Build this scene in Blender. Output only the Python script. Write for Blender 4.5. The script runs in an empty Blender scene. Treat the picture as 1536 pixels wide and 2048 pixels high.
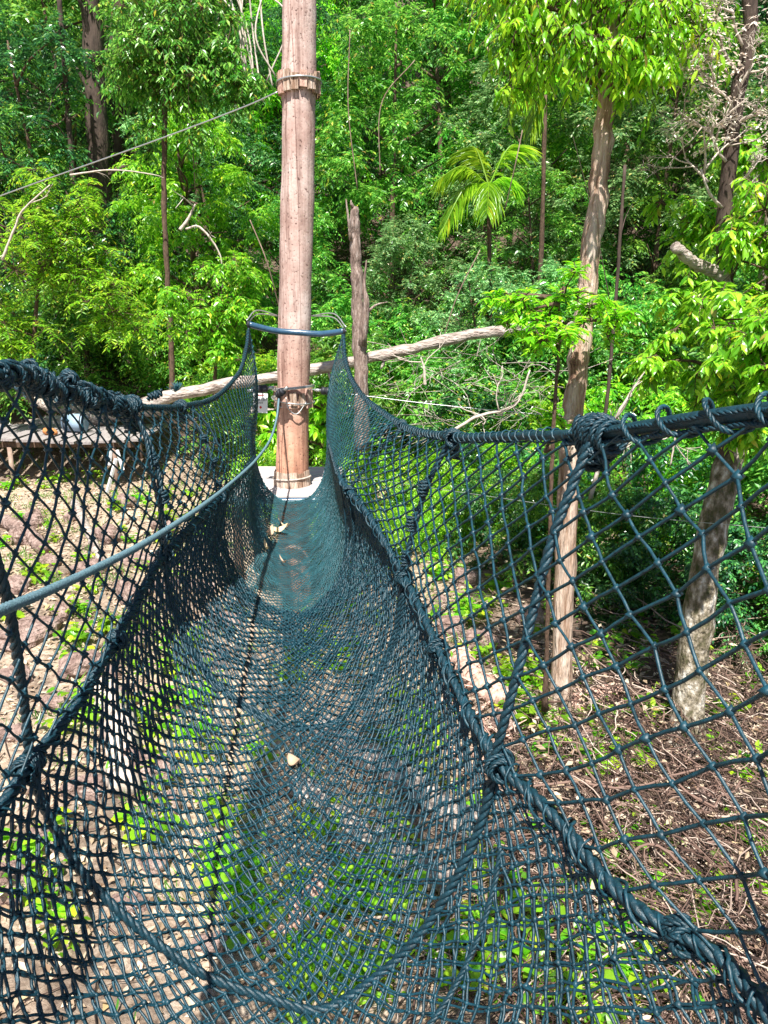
import bpy, math, random
import numpy as np
from mathutils import Vector, Euler, Matrix

# ------------------------------------------------------------------ camera
CZ = 3.1                       # eye height over the low ground
PITCH = math.radians(15.4)
F = 1540.0                     # focal length in photo pixels (1536 wide)
SC = bpy.context.scene
cam_d = bpy.data.cameras.new('camera'); cam = bpy.data.objects.new('camera', cam_d)
SC.collection.objects.link(cam)
cam.location = (0, 0, CZ); cam.rotation_euler = (math.radians(90) - PITCH, 0, 0)
cam_d.sensor_fit = 'HORIZONTAL'; cam_d.sensor_width = 36.0; cam_d.lens = 36.0 * F / 1536.0
cam_d.clip_start = 0.02; cam_d.clip_end = 500
SC.camera = cam
# ------------------------------------------------------------------ sky, sun, exposure
w = bpy.data.worlds.new('World'); SC.world = w; w.use_nodes = True
nt = w.node_tree; nt.nodes.clear()
sky = nt.nodes.new('ShaderNodeTexSky'); sky.sky_type = 'NISHITA'; sky.sun_disc = False
bg = nt.nodes.new('ShaderNodeBackground'); wo = nt.nodes.new('ShaderNodeOutputWorld')
SUN_EL = 60.0; SUN_AZ = 185.0      # degrees, azimuth clockwise from +Y
sky.sun_elevation = math.radians(SUN_EL); sky.sun_rotation = math.radians(SUN_AZ)
bg.inputs[1].default_value = 0.055
nt.links.new(sky.outputs[0], bg.inputs[0]); nt.links.new(bg.outputs[0], wo.inputs[0])
sl = bpy.data.lights.new('sun', 'SUN'); sl.energy = 5.0; sl.angle = math.radians(0.5); sl.color = (1, 0.955, 0.88)
so = bpy.data.objects.new('sun', sl); SC.collection.objects.link(so)
_e, _a = math.radians(SUN_EL), math.radians(SUN_AZ)
sv = Vector((math.sin(_a) * math.cos(_e), math.cos(_a) * math.cos(_e), math.sin(_e)))
so.rotation_euler = sv.to_track_quat('Z', 'Y').to_euler(); so.location = sv * 30
SC.view_settings.view_transform = 'Standard'; SC.view_settings.look = 'None'
SC.view_settings.exposure = 1.22; SC.view_settings.gamma = 1
SC.cycles.max_bounces = 6; SC.cycles.transparent_max_bounces = 4

rng = np.random.default_rng(11)
random.seed(5)
CP, SP = math.cos(PITCH), math.sin(PITCH)

def P(u, v, d):
    """world point seen at photo pixel u,v that lies d metres ahead (world y)"""
    x = (u - 768) / F; dy = (v - 1024) / F
    Y = CP - dy * SP; Z = -SP - dy * CP
    return np.array([x / Y * d, d, CZ + Z / Y * d])

# ------------------------------------------------------------------ mesh helpers
class MB:
    def __init__(s): s.v = []; s.q = []; s.t = []; s.n = 0
    def add(s, v, q=None, t=None):
        v = np.asarray(v, float).reshape(-1, 3)
        if q is not None and len(q): s.q.append(np.asarray(q, int).reshape(-1, 4) + s.n)
        if t is not None and len(t): s.t.append(np.asarray(t, int).reshape(-1, 3) + s.n)
        s.v.append(v); s.n += len(v)
    def box(s, c, size, rot=None):
        x, y, z = [a / 2 for a in size]
        v = np.array([[-x,-y,-z],[x,-y,-z],[x,y,-z],[-x,y,-z],[-x,-y,z],[x,-y,z],[x,y,z],[-x,y,z]])
        if rot is not None:
            v = v @ np.array(Euler(rot).to_matrix()).T
        s.add(v + np.asarray(c), [[0,3,2,1],[4,5,6,7],[0,1,5,4],[1,2,6,5],[2,3,7,6],[3,0,4,7]])
    def segs(s, A, B, r, k=4):
        """many straight prisms at once"""
        A = np.asarray(A, float); B = np.asarray(B, float)
        if not len(A): return
        T = B - A; L = np.linalg.norm(T, axis=1); m = L > 1e-5; A, B, T, L = A[m], B[m], T[m], L[m]
        if np.ndim(r): r = np.asarray(r)[m]
        T = T / L[:, None]
        ref = np.tile([0., 0, 1], (len(T), 1)); ref[np.abs(T[:, 2]) > .9] = [1, 0, 0]
        U = np.cross(T, ref); U /= np.linalg.norm(U, axis=1)[:, None]; V = np.cross(T, U)
        an = np.arange(k) * 2 * math.pi / k
        R = (U[:, None] * np.cos(an)[None, :, None] + V[:, None] * np.sin(an)[None, :, None])
        R = R * (np.asarray(r)[:, None, None] if np.ndim(r) else r)
        v = np.concatenate([A[:, None] + R, B[:, None] + R], 1)
        i = np.arange(k); j = (i + 1) % k
        f = np.stack([i, j, j + k, i + k], 1)
        f = (f[None] + (np.arange(len(A)) * 2 * k)[:, None, None])
        s.add(v, f)
    def blobs(s, C, r):
        C = np.asarray(C, float).reshape(-1, 3)
        o = np.array([[1,0,0],[-1,0,0],[0,1,0],[0,-1,0],[0,0,1],[0,0,-1]], float)
        sc = r * (.8 + .5 * rng.random((len(C), 1, 1)))
        v = C[:, None] + o[None] * sc * (.8 + .4 * rng.random((len(C), 6, 1)))
        t = np.array([[0,2,4],[2,1,4],[1,3,4],[3,0,4],[2,0,5],[1,2,5],[3,1,5],[0,3,5]])
        s.add(v, t=(t[None] + (np.arange(len(C)) * 6)[:, None, None]))
    def tube(s, pts, r, k=6, cap=True, rough=0.0):
        pts = np.asarray(pts, float); n = len(pts)
        if n < 2: return
        r = np.broadcast_to(np.asarray(r, float), (n,))
        T = np.gradient(pts, axis=0); T /= np.maximum(np.linalg.norm(T, axis=1), 1e-9)[:, None]
        U = np.zeros((n, 3)); a = np.array([0., 0, 1]) if abs(T[0][2]) < .9 else np.array([1., 0, 0])
        u = np.cross(T[0], a)
        for i in range(n):
            u = u - T[i] * (u @ T[i]); u /= max(np.linalg.norm(u), 1e-9); U[i] = u
        V = np.cross(T, U)
        an = np.arange(k) * 2 * math.pi / k
        rr = r[:, None] * (1 + rough * (rng.random((n, k)) - .5)) if rough else np.repeat(r[:, None], k, 1)
        v = pts[:, None] + (U[:, None] * np.cos(an)[None, :, None] + V[:, None] * np.sin(an)[None, :, None]) * rr[..., None]
        i = np.arange(k); j = (i + 1) % k
        f = np.stack([i, j, j + k, i + k], 1)[None] + (np.arange(n - 1) * k)[:, None, None]
        v = v.reshape(-1, 3); t = None
        if cap:
            v = np.concatenate([v, pts[:1], pts[-1:]])
            a0, b0 = n * k, n * k + 1
            t = [[a0, j_, i_] for i_, j_ in zip(i, j)] + [[b0, (n-1)*k + i_, (n-1)*k + j_] for i_, j_ in zip(i, j)]
        s.add(v, f.reshape(-1, 4), t)
    def build(s, name, mat, parent=None, smooth=True):
        v = np.concatenate(s.v) if s.v else np.zeros((0, 3))
        if parent is not None:
            v = v - np.array(parent.location)
        me = bpy.data.meshes.new(name)
        q = np.concatenate(s.q) if s.q else np.zeros((0, 4), int)
        t = np.concatenate(s.t) if s.t else np.zeros((0, 3), int)
        me.vertices.add(len(v)); me.vertices.foreach_set('co', v.astype(np.float32).ravel())
        nl = q.size + t.size; me.loops.add(nl)
        me.loops.foreach_set('vertex_index', np.concatenate([q.ravel(), t.ravel()]).astype(np.int32))
        me.polygons.add(len(q) + len(t))
        st = np.concatenate([np.arange(len(q)) * 4, q.size + np.arange(len(t)) * 3]).astype(np.int32)
        me.polygons.foreach_set('loop_start', st)
        me.polygons.foreach_set('use_smooth', np.full(len(q) + len(t), smooth, bool))
        me.update(calc_edges=True); me.validate()
        me.materials.append(mat)
        o = bpy.data.objects.new(name, me); SC.collection.objects.link(o)
        if parent is not None: o.parent = parent
        return o

def tag(o, label=None, cat=None, group=None, kind=None):
    if label: o['label'] = label
    if cat: o['category'] = cat
    if group: o['group'] = group
    if kind: o['kind'] = kind
    return o
def thing(name, label, cat, loc=(0, 0, 0), group=None):
    o = bpy.data.objects.new(name, None); SC.collection.objects.link(o)
    o.location = Vector([float(a) for a in loc]); o.empty_display_size = .1
    return tag(o, label, cat, group)
def part(mb, name, mat, root, smooth=True):      # child of a top-level empty: vertices given in world space
    return mb.build(name, mat, root, smooth)
def subpart(mb, name, mat, par, root, smooth=True):
    o = mb.build(name, mat, root, smooth); o.parent = par; return o
def copy_tree(o, parent=None):
    c = o.copy(); SC.collection.objects.link(c)
    if parent: c.parent = parent
    for ch in list(o.children): copy_tree(ch, c)
    return c

def smooth_path(pts, n=60):
    pts = np.asarray(pts, float); m = len(pts)
    if m < 3: return np.array([pts[0] + (pts[-1] - pts[0]) * t for t in np.linspace(0, 1, n)])
    p = np.vstack([2 * pts[0] - pts[1], pts, 2 * pts[-1] - pts[-2]])
    out = []
    for x in np.linspace(0, m - 1 - 1e-6, n):
        i = int(x); t = x - i; a, b, c, d = p[i], p[i+1], p[i+2], p[i+3]
        out.append(.5 * ((2*b) + (c-a)*t + (2*a-5*b+4*c-d)*t*t + (3*b-a-3*c+d)*t**3))
    return np.array(out)
def resample(p, step):
    L = np.concatenate([[0], np.cumsum(np.linalg.norm(np.diff(p, axis=0), axis=1))])
    n = max(3, int(L[-1] / step)); x = np.linspace(0, L[-1], n)
    return np.stack([np.interp(x, L, p[:, i]) for i in range(3)], 1)
def rope3(mb, path, R, pitch=6.5, k=5, step=.9):
    """three-strand laid rope"""
    p = resample(np.asarray(path), R * step); n = len(p)
    T = np.gradient(p, axis=0); T /= np.maximum(np.linalg.norm(T, axis=1), 1e-9)[:, None]
    U = np.zeros_like(p); u = np.cross(T[0], [0.13, .2, 1.]); 
    for i in range(n):
        u = u - T[i] * (u @ T[i]); u /= max(np.linalg.norm(u), 1e-9); U[i] = u
    V = np.cross(T, U); L = np.concatenate([[0], np.cumsum(np.linalg.norm(np.diff(p, axis=0), axis=1))])
    for s in range(3):
        a = L / (pitch * R) * 2 * math.pi + s * 2 * math.pi / 3
        mb.tube(p + (U * np.cos(a)[:, None] + V * np.sin(a)[:, None]) * R * .5, R * .56, k)
def coil(path, rad, pitch, jit=.25, ph=0.0, spt=12):
    """helix round a path"""
    L = np.concatenate([[0], np.cumsum(np.linalg.norm(np.diff(path, axis=0), axis=1))])
    n = max(8, int(L[-1] / pitch * spt)); x = np.linspace(0, L[-1], n)
    p = np.stack([np.interp(x, L, path[:, i]) for i in range(3)], 1)
    T = np.gradient(p, axis=0); T /= np.linalg.norm(T, axis=1)[:, None]
    U = np.cross(T, [0, 0, 1.]); U /= np.linalg.norm(U, axis=1)[:, None]; V = np.cross(T, U)
    a = x / pitch * 2 * math.pi + ph + np.cumsum(rng.normal(0, jit * .25, n))
    w = np.interp(np.arange(n), np.arange(0, n + 8, 8), 1 + jit * rng.normal(0, 1, len(np.arange(0, n + 8, 8))))
    return p + (U * np.cos(a)[:, None] + V * np.sin(a)[:, None]) * (rad * np.clip(w, .6, 1.8))[:, None]

# ------------------------------------------------------------------ materials
def mat_base(name):
    m = bpy.data.materials.new(name); m.use_nodes = True; n = m.node_tree
    b = n.nodes['Principled BSDF']; return m, n, b
def ramp(n, stops):
    r = n.nodes.new('ShaderNodeValToRGB'); e = r.color_ramp.elements
    while len(e) < len(stops): e.new(.5)
    for k, (p, c) in enumerate(stops): e[k].position = p; e[k].color = (*c, 1)
    return r
def noise_mat(name, stops, scale=8, rough=.8, bump=.3, stretch=(1, 1, 1), detail=6, bscale=None, bdist=.01, spec=.3):
    m, n, b = mat_base(name)
    tc = n.nodes.new('ShaderNodeTexCoord'); mp = n.nodes.new('ShaderNodeMapping')
    mp.inputs['Scale'].default_value = stretch
    n.links.new(tc.outputs['Object'], mp.inputs[0])
    nz = n.nodes.new('ShaderNodeTexNoise'); nz.inputs['Scale'].default_value = scale; nz.inputs['Detail'].default_value = detail
    nz.inputs['Roughness'].default_value = .65
    n.links.new(mp.outputs[0], nz.inputs[0])
    r = ramp(n, stops); n.links.new(nz.outputs[0], r.inputs[0]); n.links.new(r.outputs[0], b.inputs['Base Color'])
    nb = n.nodes.new('ShaderNodeTexNoise'); nb.inputs['Scale'].default_value = bscale or scale * 2.5; nb.inputs['Detail'].default_value = 5
    n.links.new(mp.outputs[0], nb.inputs[0])
    bp = n.nodes.new('ShaderNodeBump'); bp.inputs['Strength'].default_value = bump; bp.inputs['Distance'].default_value = bdist
    n.links.new(nb.outputs[0], bp.inputs['Height']); n.links.new(bp.outputs[0], b.inputs['Normal'])
    b.inputs['Roughness'].default_value = rough; b.inputs['Specular IOR Level'].default_value = spec
    return m
def leaf_mat(name, c1, c2, c3, trans=.35, rough=.30):
    m, n, b = mat_base(name)
    g = n.nodes.new('ShaderNodeNewGeometry'); oi = n.nodes.new('ShaderNodeObjectInfo')
    r = ramp(n, [(0, c1), (.45, c2), (.8, c3), (.955, tuple(min(1, a * 1.25) for a in c3)), (.985, (min(.6, c3[0] * 2.2), c3[1], c3[2] * .8)), (1, (.30, .20, .07))])
    n.links.new(g.outputs['Random Per Island'], r.inputs[0])
    hs = n.nodes.new('ShaderNodeHueSaturation')
    mr = n.nodes.new('ShaderNodeMapRange'); mr.inputs[3].default_value = .495; mr.inputs[4].default_value = .53
    n.links.new(oi.outputs['Random'], mr.inputs[0]); n.links.new(mr.outputs[0], hs.inputs['Hue'])
    mv = n.nodes.new('ShaderNodeMapRange'); mv.inputs[3].default_value = .75; mv.inputs[4].default_value = 1.25
    n.links.new(oi.outputs['Random'], mv.inputs[0]); n.links.new(mv.outputs[0], hs.inputs['Value'])
    n.links.new(r.outputs[0], hs.inputs['Color']); n.links.new(hs.outputs[0], b.inputs['Base Color'])
    b.inputs['Roughness'].default_value = rough; b.inputs['Specular IOR Level'].default_value = .6
    tr = n.nodes.new('ShaderNodeBsdfTranslucent'); h2 = n.nodes.new('ShaderNodeHueSaturation')
    h2.inputs['Hue'].default_value = .485; h2.inputs['Value'].default_value = 1.7
    n.links.new(hs.outputs[0], h2.inputs['Color']); n.links.new(h2.outputs[0], tr.inputs[0])
    mx = n.nodes.new('ShaderNodeMixShader'); mx.inputs[0].default_value = trans
    out = n.nodes['Material Output']
    n.links.new(b.outputs[0], mx.inputs[1]); n.links.new(tr.outputs[0], mx.inputs[2]); n.links.new(mx.outputs[0], out.inputs[0])
    return m

M = {}
M['rope'] = noise_mat('rope', [(.3, (.001, .013, .020)), (.7, (.007, .046, .070))], scale=70, rough=.5, bump=.7, bdist=.003, spec=.5)
M['twine'] = noise_mat('twine', [(.3, (.001, .015, .023)), (.7, (.007, .058, .088))], scale=40, rough=.5, bump=.6, bdist=.003, spec=.5)
M['fine'] = noise_mat('fine_twine', [(.3, (.003, .030, .040)), (.7, (.020, .105, .130))], scale=9, rough=.5, bump=.1, bdist=.001, spec=.5)
M['guide'] = noise_mat('guide_rope', [(.3, (.07, .14, .17)), (.7, (.14, .23, .27))], scale=120, rough=.6, bump=.6, bdist=.003)
M['wire'] = noise_mat('steel_wire', [(.3, (.35, .37, .38)), (.7, (.55, .57, .58))], scale=80, rough=.35, bump=.1)
M['wire'].node_tree.nodes['Principled BSDF'].inputs['Metallic'].default_value = .7
M['pipe'] = noise_mat('blue_pipe', [(.3, (.02, .06, .11)), (.7, (.04, .10, .17))], scale=20, rough=.25, bump=.05, spec=.7)
M['rubber'] = noise_mat('black_rubber', [(.3, (.012, .014, .02)), (.7, (.03, .032, .04))], scale=30, rough=.5, bump=.2)
M['deck'] = noise_mat('deck_wood', [(.3, (.30, .26, .25)), (.6, (.52, .47, .46))], scale=6, stretch=(.6, 14, 6), rough=.8, bump=.3)
M['bench'] = noise_mat('bench_wood', [(.3, (.14, .12, .12)), (.6, (.32, .29, .285))], scale=7, stretch=(8, .8, 6), rough=.8, bump=.3)
M['grey'] = noise_mat('weathered_log', [(.30, (.09, .06, .05)), (.45, (.33, .27, .235)), (.7, (.60, .54, .49))], scale=13, stretch=(.5, 1.5, 1.5), rough=.85, bump=1, bdist=.04)
M['stump'] = noise_mat('dead_wood', [(.3, (.07, .045, .04)), (.5, (.26, .19, .16)), (.7, (.48, .41, .38))], scale=14, stretch=(3, 3, .4), rough=.85, bump=1, bdist=.02)
M['splint'] = noise_mat('splintered_wood', [(.3, (.25, .12, .09)), (.6, (.62, .42, .34))], scale=16, stretch=(2, 2, 1), rough=.8, bump=.6, bdist=.01)
M['brown'] = noise_mat('brown_bark', [(.3, (.045, .028, .02)), (.7, (.15, .095, .065))], scale=14, stretch=(2, 2, .6), rough=.85, bump=.8, bdist=.02)
M['dark'] = noise_mat('dark_bark', [(.3, (.03, .022, .018)), (.7, (.10, .07, .055))], scale=8, stretch=(2, 2, .5), rough=.9, bump=.8, bdist=.02)
M['moss'] = noise_mat('mossy_bark', [(.33, (.05, .06, .02)), (.44, (.13, .11, .07)), (.54, (.30, .26, .20)), (.66, (.60, .58, .52))], scale=11, rough=.9, bump=1, bdist=.03, stretch=(1.4, 1.4, .8))
M['pale'] = noise_mat('pale_twig', [(.3, (.33, .27, .22)), (.7, (.60, .53, .47))], scale=20, rough=.8, bump=.3)
M['vine'] = noise_mat('dry_vine', [(.2, (.075, .045, .035)), (.5, (.21, .14, .11)), (.78, (.44, .34, .27))], scale=5, rough=.85, bump=.4)
def isl_mat(name, stops, rough=.85):
    m, n, b = mat_base(name); g_ = n.nodes.new('ShaderNodeNewGeometry'); r = ramp(n, stops)
    n.links.new(g_.outputs['Random Per Island'], r.inputs[0]); n.links.new(r.outputs[0], b.inputs['Base Color']); b.inputs['Roughness'].default_value = rough; return m
M['tangle'] = isl_mat('dry_vine_tangle', [(0, (.015, .008, .006)), (.5, (.085, .046, .034)), (.82, (.22, .14, .11)), (1, (.55, .45, .38))])
M['stone'] = noise_mat('ground_stone', [(.3, (.10, .06, .05)), (.5, (.26, .18, .155)), (.75, (.46, .36, .32))], scale=11, rough=.95, bump=1, bdist=.05)
M['white'] = noise_mat('white_board', [(.3, (.70, .72, .74)), (.7, (.82, .83, .84))], scale=10, rough=.5, bump=.1)
M['black'] = noise_mat('sign_ink', [(.3, (.01, .01, .01)), (.7, (.03, .03, .03))], scale=10, rough=.6, bump=.0)
M['red'] = noise_mat('sign_red', [(.3, (.45, .02, .02)), (.7, (.6, .04, .03))], scale=10, rough=.6, bump=.0)
M['metal'] = noise_mat('blue_metal', [(.3, (.16, .26, .38)), (.7, (.32, .42, .52))], scale=4, rough=.35, bump=.1)
M['orange'] = noise_mat('rust_orange', [(.3, (.35, .12, .04)), (.7, (.55, .24, .08))], scale=20, rough=.8, bump=.3)
M['dryleaf'] = leaf_mat('dry_leaf', (.46, .31, .20), (.60, .43, .30), (.52, .36, .24), .2, .6)
M['deadleaf'] = leaf_mat('dead_leaf', (.50, .36, .30), (.66, .54, .48), (.75, .66, .60), .3, .6)
M['litter'] = leaf_mat('litter_leaf', (.18, .10, .06), (.40, .29, .20), (.56, .45, .34), .15, .7)
# greens
M['L0'] = leaf_mat('mid_green_leaf', (.025, .12, .012), (.09, .28, .028), (.25, .48, .07), .40)
M['L1'] = leaf_mat('deep_green_leaf', (.007, .048, .017), (.024, .105, .028), (.09, .25, .055), .28, .28)  # deep green, darkened further so the colour stands in for forest shade
M['L2'] = leaf_mat('yellow_green_leaf', (.07, .23, .010), (.17, .41, .018), (.35, .58, .04), .45)
M['L3'] = leaf_mat('grey_green_leaf', (.05, .15, .05), (.13, .30, .09), (.30, .48, .18), .32)
M['L4'] = leaf_mat('lime_leaf', (.10, .29, .008), (.20, .44, .013), (.38, .60, .03), .5)
M['L5'] = leaf_mat('sprout_leaf', (.09, .25, .01), (.19, .40, .018), (.36, .54, .035), .45)

# pole bark: pinkish, pitted, with long cracks
def pole_mat():
    m, n, b = mat_base('pink_bark')
    tc = n.nodes.new('ShaderNodeTexCoord')
    nz = n.nodes.new('ShaderNodeTexNoise'); nz.inputs['Scale'].default_value = 3.0; nz.inputs['Detail'].default_value = 8; nz.inputs['Roughness'].default_value = .7
    n.links.new(tc.outputs['Object'], nz.inputs[0])
    r = ramp(n, [(.3, (.33, .20, .17)), (.5, (.48, .35, .31)), (.70, (.64, .54, .50))]); n.links.new(nz.outputs[0], r.inputs[0])
    sp = n.nodes.new('ShaderNodeSeparateXYZ'); n.links.new(tc.outputs['Object'], sp.inputs[0])
    # orange base
    mr = n.nodes.new('ShaderNodeMapRange'); mr.inputs[1].default_value = 2.9; mr.inputs[2].default_value = 1.6
    n.links.new(sp.outputs[2], mr.inputs[0])
    mx = n.nodes.new('ShaderNodeMixRGB'); mx.blend_type = 'MULTIPLY'; mx.inputs[2].default_value = (1.0, .70, .52, 1)
    n.links.new(mr.outputs[0], mx.inputs[0]); n.links.new(r.outputs[0], mx.inputs[1])
    vo = n.nodes.new('ShaderNodeTexNoise'); vo.inputs['Scale'].default_value = 45; vo.inputs['Detail'].default_value = 3
    n.links.new(tc.outputs['Object'], vo.inputs[0])
    r2 = ramp(n, [(.30, (.30, .24, .22)), (.40, (1, 1, 1))]); n.links.new(vo.outputs[0], r2.inputs[0])
    m2 = n.nodes.new('ShaderNodeMixRGB'); m2.blend_type = 'MULTIPLY'; m2.inputs[0].default_value = 1
    n.links.new(mx.outputs[0], m2.inputs[1]); n.links.new(r2.outputs[0], m2.inputs[2])
    mp = n.nodes.new('ShaderNodeMapping'); mp.inputs['Scale'].default_value = (4, 4, .12); n.links.new(tc.outputs['Object'], mp.inputs[0])
    v3 = n.nodes.new('ShaderNodeTexVoronoi'); v3.feature = 'DISTANCE_TO_EDGE'; v3.inputs['Scale'].default_value = 1.2
    n.links.new(mp.outputs[0], v3.inputs[0])
    r3 = ramp(n, [(.0, (.35, .25, .22)), (.022, (1, 1, 1))]); n.links.new(v3.outputs[0], r3.inputs[0])
    m3 = n.nodes.new('ShaderNodeMixRGB'); m3.blend_type = 'MULTIPLY'; m3.inputs[0].default_value = .8
    n.links.new(m2.outputs[0], m3.inputs[1]); n.links.new(r3.outputs[0], m3.inputs[2])
    mp4 = n.nodes.new('ShaderNodeMapping'); mp4.inputs['Scale'].default_value = (16, 16, .9); n.links.new(tc.outputs['Object'], mp4.inputs[0])
    n4 = n.nodes.new('ShaderNodeTexNoise'); n4.inputs['Scale'].default_value = 1.0; n4.inputs['Detail'].default_value = 6; n4.inputs['Roughness'].default_value = .7; n.links.new(mp4.outputs[0], n4.inputs[0])
    r4 = ramp(n, [(.36, (.42, .34, .32)), (.52, (1, 1, 1)), (.7, (1.12, 1.12, 1.14))]); n.links.new(n4.outputs[0], r4.inputs[0])
    m4 = n.nodes.new('ShaderNodeMixRGB'); m4.blend_type = 'MULTIPLY'; m4.inputs[0].default_value = .85
    n.links.new(m3.outputs[0], m4.inputs[1]); n.links.new(r4.outputs[0], m4.inputs[2])
    n.links.new(m4.outputs[0], b.inputs['Base Color'])
    bp = n.nodes.new('ShaderNodeBump'); bp.inputs['Strength'].default_value = .35; bp.inputs['Distance'].default_value = .008
    n.links.new(vo.outputs[0], bp.inputs['Height']); n.links.new(bp.outputs[0], b.inputs['Normal'])
    b.inputs['Roughness'].default_value = .85
    return m
M['pole'] = pole_mat()
M['palebark'] = noise_mat('pale_bark', [(.30, (.08, .035, .02)), (.42, (.30, .19, .13)), (.55, (.50, .38, .30)), (.7, (.66, .56, .48))], scale=7, stretch=(3.2, 3.2, .35), rough=.85, bump=1, bdist=.04)

# ------------------------------------------------------------------ ground
def hillh(x, y):
    x = np.asarray(x, float); y = np.asarray(y, float)
    y0 = np.clip(11.2 - .55 * np.maximum(x - 1.2, 0) - .1 * np.abs(x), 5.5, 12)
    t = np.maximum(y - y0, 0)
    z = .055 * np.clip(y - 5, 0, 7) + np.where(t < 4, .075 * t * t, 1.2 + .62 * (t - 4))
    z = z - .25 * np.clip(x - 1.0, 0, 3) * np.exp(-((y - 3.5) / 3.0) ** 2) * .8
    z = z + .05 * np.sin(x * 1.7 + y) * np.cos(y * 1.3 - x * .6) + .02 * np.sin(x * 5.1 + 1) * np.cos(y * 4.3)
    return z
def gz(x, y): return float(hillh(x, y))

def ground_mat():
    m, n, b = mat_base('ground_soil')
    tc = n.nodes.new('ShaderNodeTexCoord')
    nz = n.nodes.new('ShaderNodeTexNoise'); nz.inputs['Scale'].default_value = .9; nz.inputs['Detail'].default_value = 8; nz.inputs['Roughness'].default_value = .6
    n.links.new(tc.outputs['Object'], nz.inputs[0])
    nf = n.nodes.new('ShaderNodeTexNoise'); nf.inputs['Scale'].default_value = 22; nf.inputs['Detail'].default_value = 6; nf.inputs['Roughness'].default_value = .75
    n.links.new(tc.outputs['Object'], nf.inputs[0])
    ra = ramp(n, [(.32, (.15, .095, .065)), (.48, (.40, .30, .22)), (.66, (.60, .51, .41))]); n.links.new(nf.outputs[0], ra.inputs[0])
    rb = ramp(n, [(.35, (.045, .03, .022)), (.6, (.14, .095, .07)), (.75, (.24, .18, .14))]); n.links.new(nf.outputs[0], rb.inputs[0])
    # sand on the left, dark forest soil on the right and up the slope
    sp = n.nodes.new('ShaderNodeSeparateXYZ'); n.links.new(tc.outputs['Object'], sp.inputs[0])
    mx_ = n.nodes.new('ShaderNodeMapRange'); mx_.inputs[1].default_value = .2; mx_.inputs[2].default_value = 1.6; n.links.new(sp.outputs[0], mx_.inputs[0])
    my_ = n.nodes.new('ShaderNodeMapRange'); my_.inputs[1].default_value = 11.; my_.inputs[2].default_value = 13.; n.links.new(sp.outputs[1], my_.inputs[0])
    ad = n.nodes.new('ShaderNodeMath'); ad.operation = 'ADD'; ad.use_clamp = True; n.links.new(mx_.outputs[0], ad.inputs[0]); n.links.new(my_.outputs[0], ad.inputs[1])
    rm = ramp(n, [(.50, (0, 0, 0)), (.60, (.7, .7, .7))]); n.links.new(nz.outputs[0], rm.inputs[0])
    ad2 = n.nodes.new('ShaderNodeMath'); ad2.operation = 'MAXIMUM'; n.links.new(ad.outputs[0], ad2.inputs[0]); n.links.new(rm.outputs[0], ad2.inputs[1])
    mm = n.nodes.new('ShaderNodeMixRGB'); n.links.new(ad2.outputs[0], mm.inputs[0]); n.links.new(ra.outputs[0], mm.inputs[1]); n.links.new(rb.outputs[0], mm.inputs[2])
    n.links.new(mm.outputs[0], b.inputs['Base Color']); b.inputs['Roughness'].default_value = .95
    bp = n.nodes.new('ShaderNodeBump'); bp.inputs['Strength'].default_value = .8; bp.inputs['Distance'].default_value = .05
    n.links.new(nf.outputs[0], bp.inputs['Height']); n.links.new(bp.outputs[0], b.inputs['Normal'])
    return m
xs = np.concatenate([np.linspace(-60, -9, 18), np.linspace(-8.7, 9, 110), np.linspace(9.6, 60, 18)])
ys = np.concatenate([np.linspace(-25, -1, 10), np.linspace(-.7, 16, 120), np.linspace(17, 70, 30)])
X, Y = np.meshgrid(xs, ys); Z = hillh(X, Y)
g = MB(); nx = len(xs); idx = np.arange(len(ys) * nx).reshape(len(ys), nx)
g.add(np.stack([X, Y, Z], -1), np.stack([idx[:-1, :-1], idx[:-1, 1:], idx[1:, 1:], idx[1:, :-1]], -1).reshape(-1, 4))
tag(g.build('ground', ground_mat()), kind='structure')

# ------------------------------------------------------------------ leaves
def norm(a): return a / np.maximum(np.linalg.norm(a, axis=-1, keepdims=True), 1e-9)
def leaves(mb, base, axis, nrm, ln, wid=.4, detail=0):
    base = base.reshape(-1, 3); axis = norm(axis.reshape(-1, 3)); nrm = nrm.reshape(-1, 3)
    nrm = norm(nrm - axis * np.sum(nrm * axis, 1)[:, None]); side = np.cross(axis, nrm)
    ln = np.broadcast_to(ln, (len(base),))[:, None]
    if detail == 0:
        a = base; t = base + axis * ln; m = base + axis * ln * .42 + nrm * ln * .07
        l = m + side * ln * wid * .5; r = m - side * ln * wid * .5
        m2 = base * 1
        v = np.stack([a, l, t, r], 1)
        f = np.array([[0, 1, 2], [0, 2, 3]])
        mb.add(v, t=(f[None] + (np.arange(len(base)) * 4)[:, None, None]))
    else:
        h = wid * .5
        def at(u_, s_, up): return base + axis * ln * u_ + side * ln * h * s_ + nrm * ln * up
        v = np.stack([base, at(.25, .8, .06), at(.5, 1, .05), at(.78, .55, -.01), at(1, 0, -.10), at(.78, -.55, -.01), at(.5, -1, .05), at(.25, -.8, .06), at(.3, 0, .0), at(.65, 0, -.01)], 1)
        q = np.array([[8, 1, 2, 9], [9, 2, 3, 4], [8, 9, 6, 7], [9, 4, 5, 6]]); t = np.array([[0, 1, 8], [0, 8, 7]])
        k = (np.arange(len(base)) * 10)[:, None, None]
        mb.add(v, q[None] + k, t[None] + k)
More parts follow.
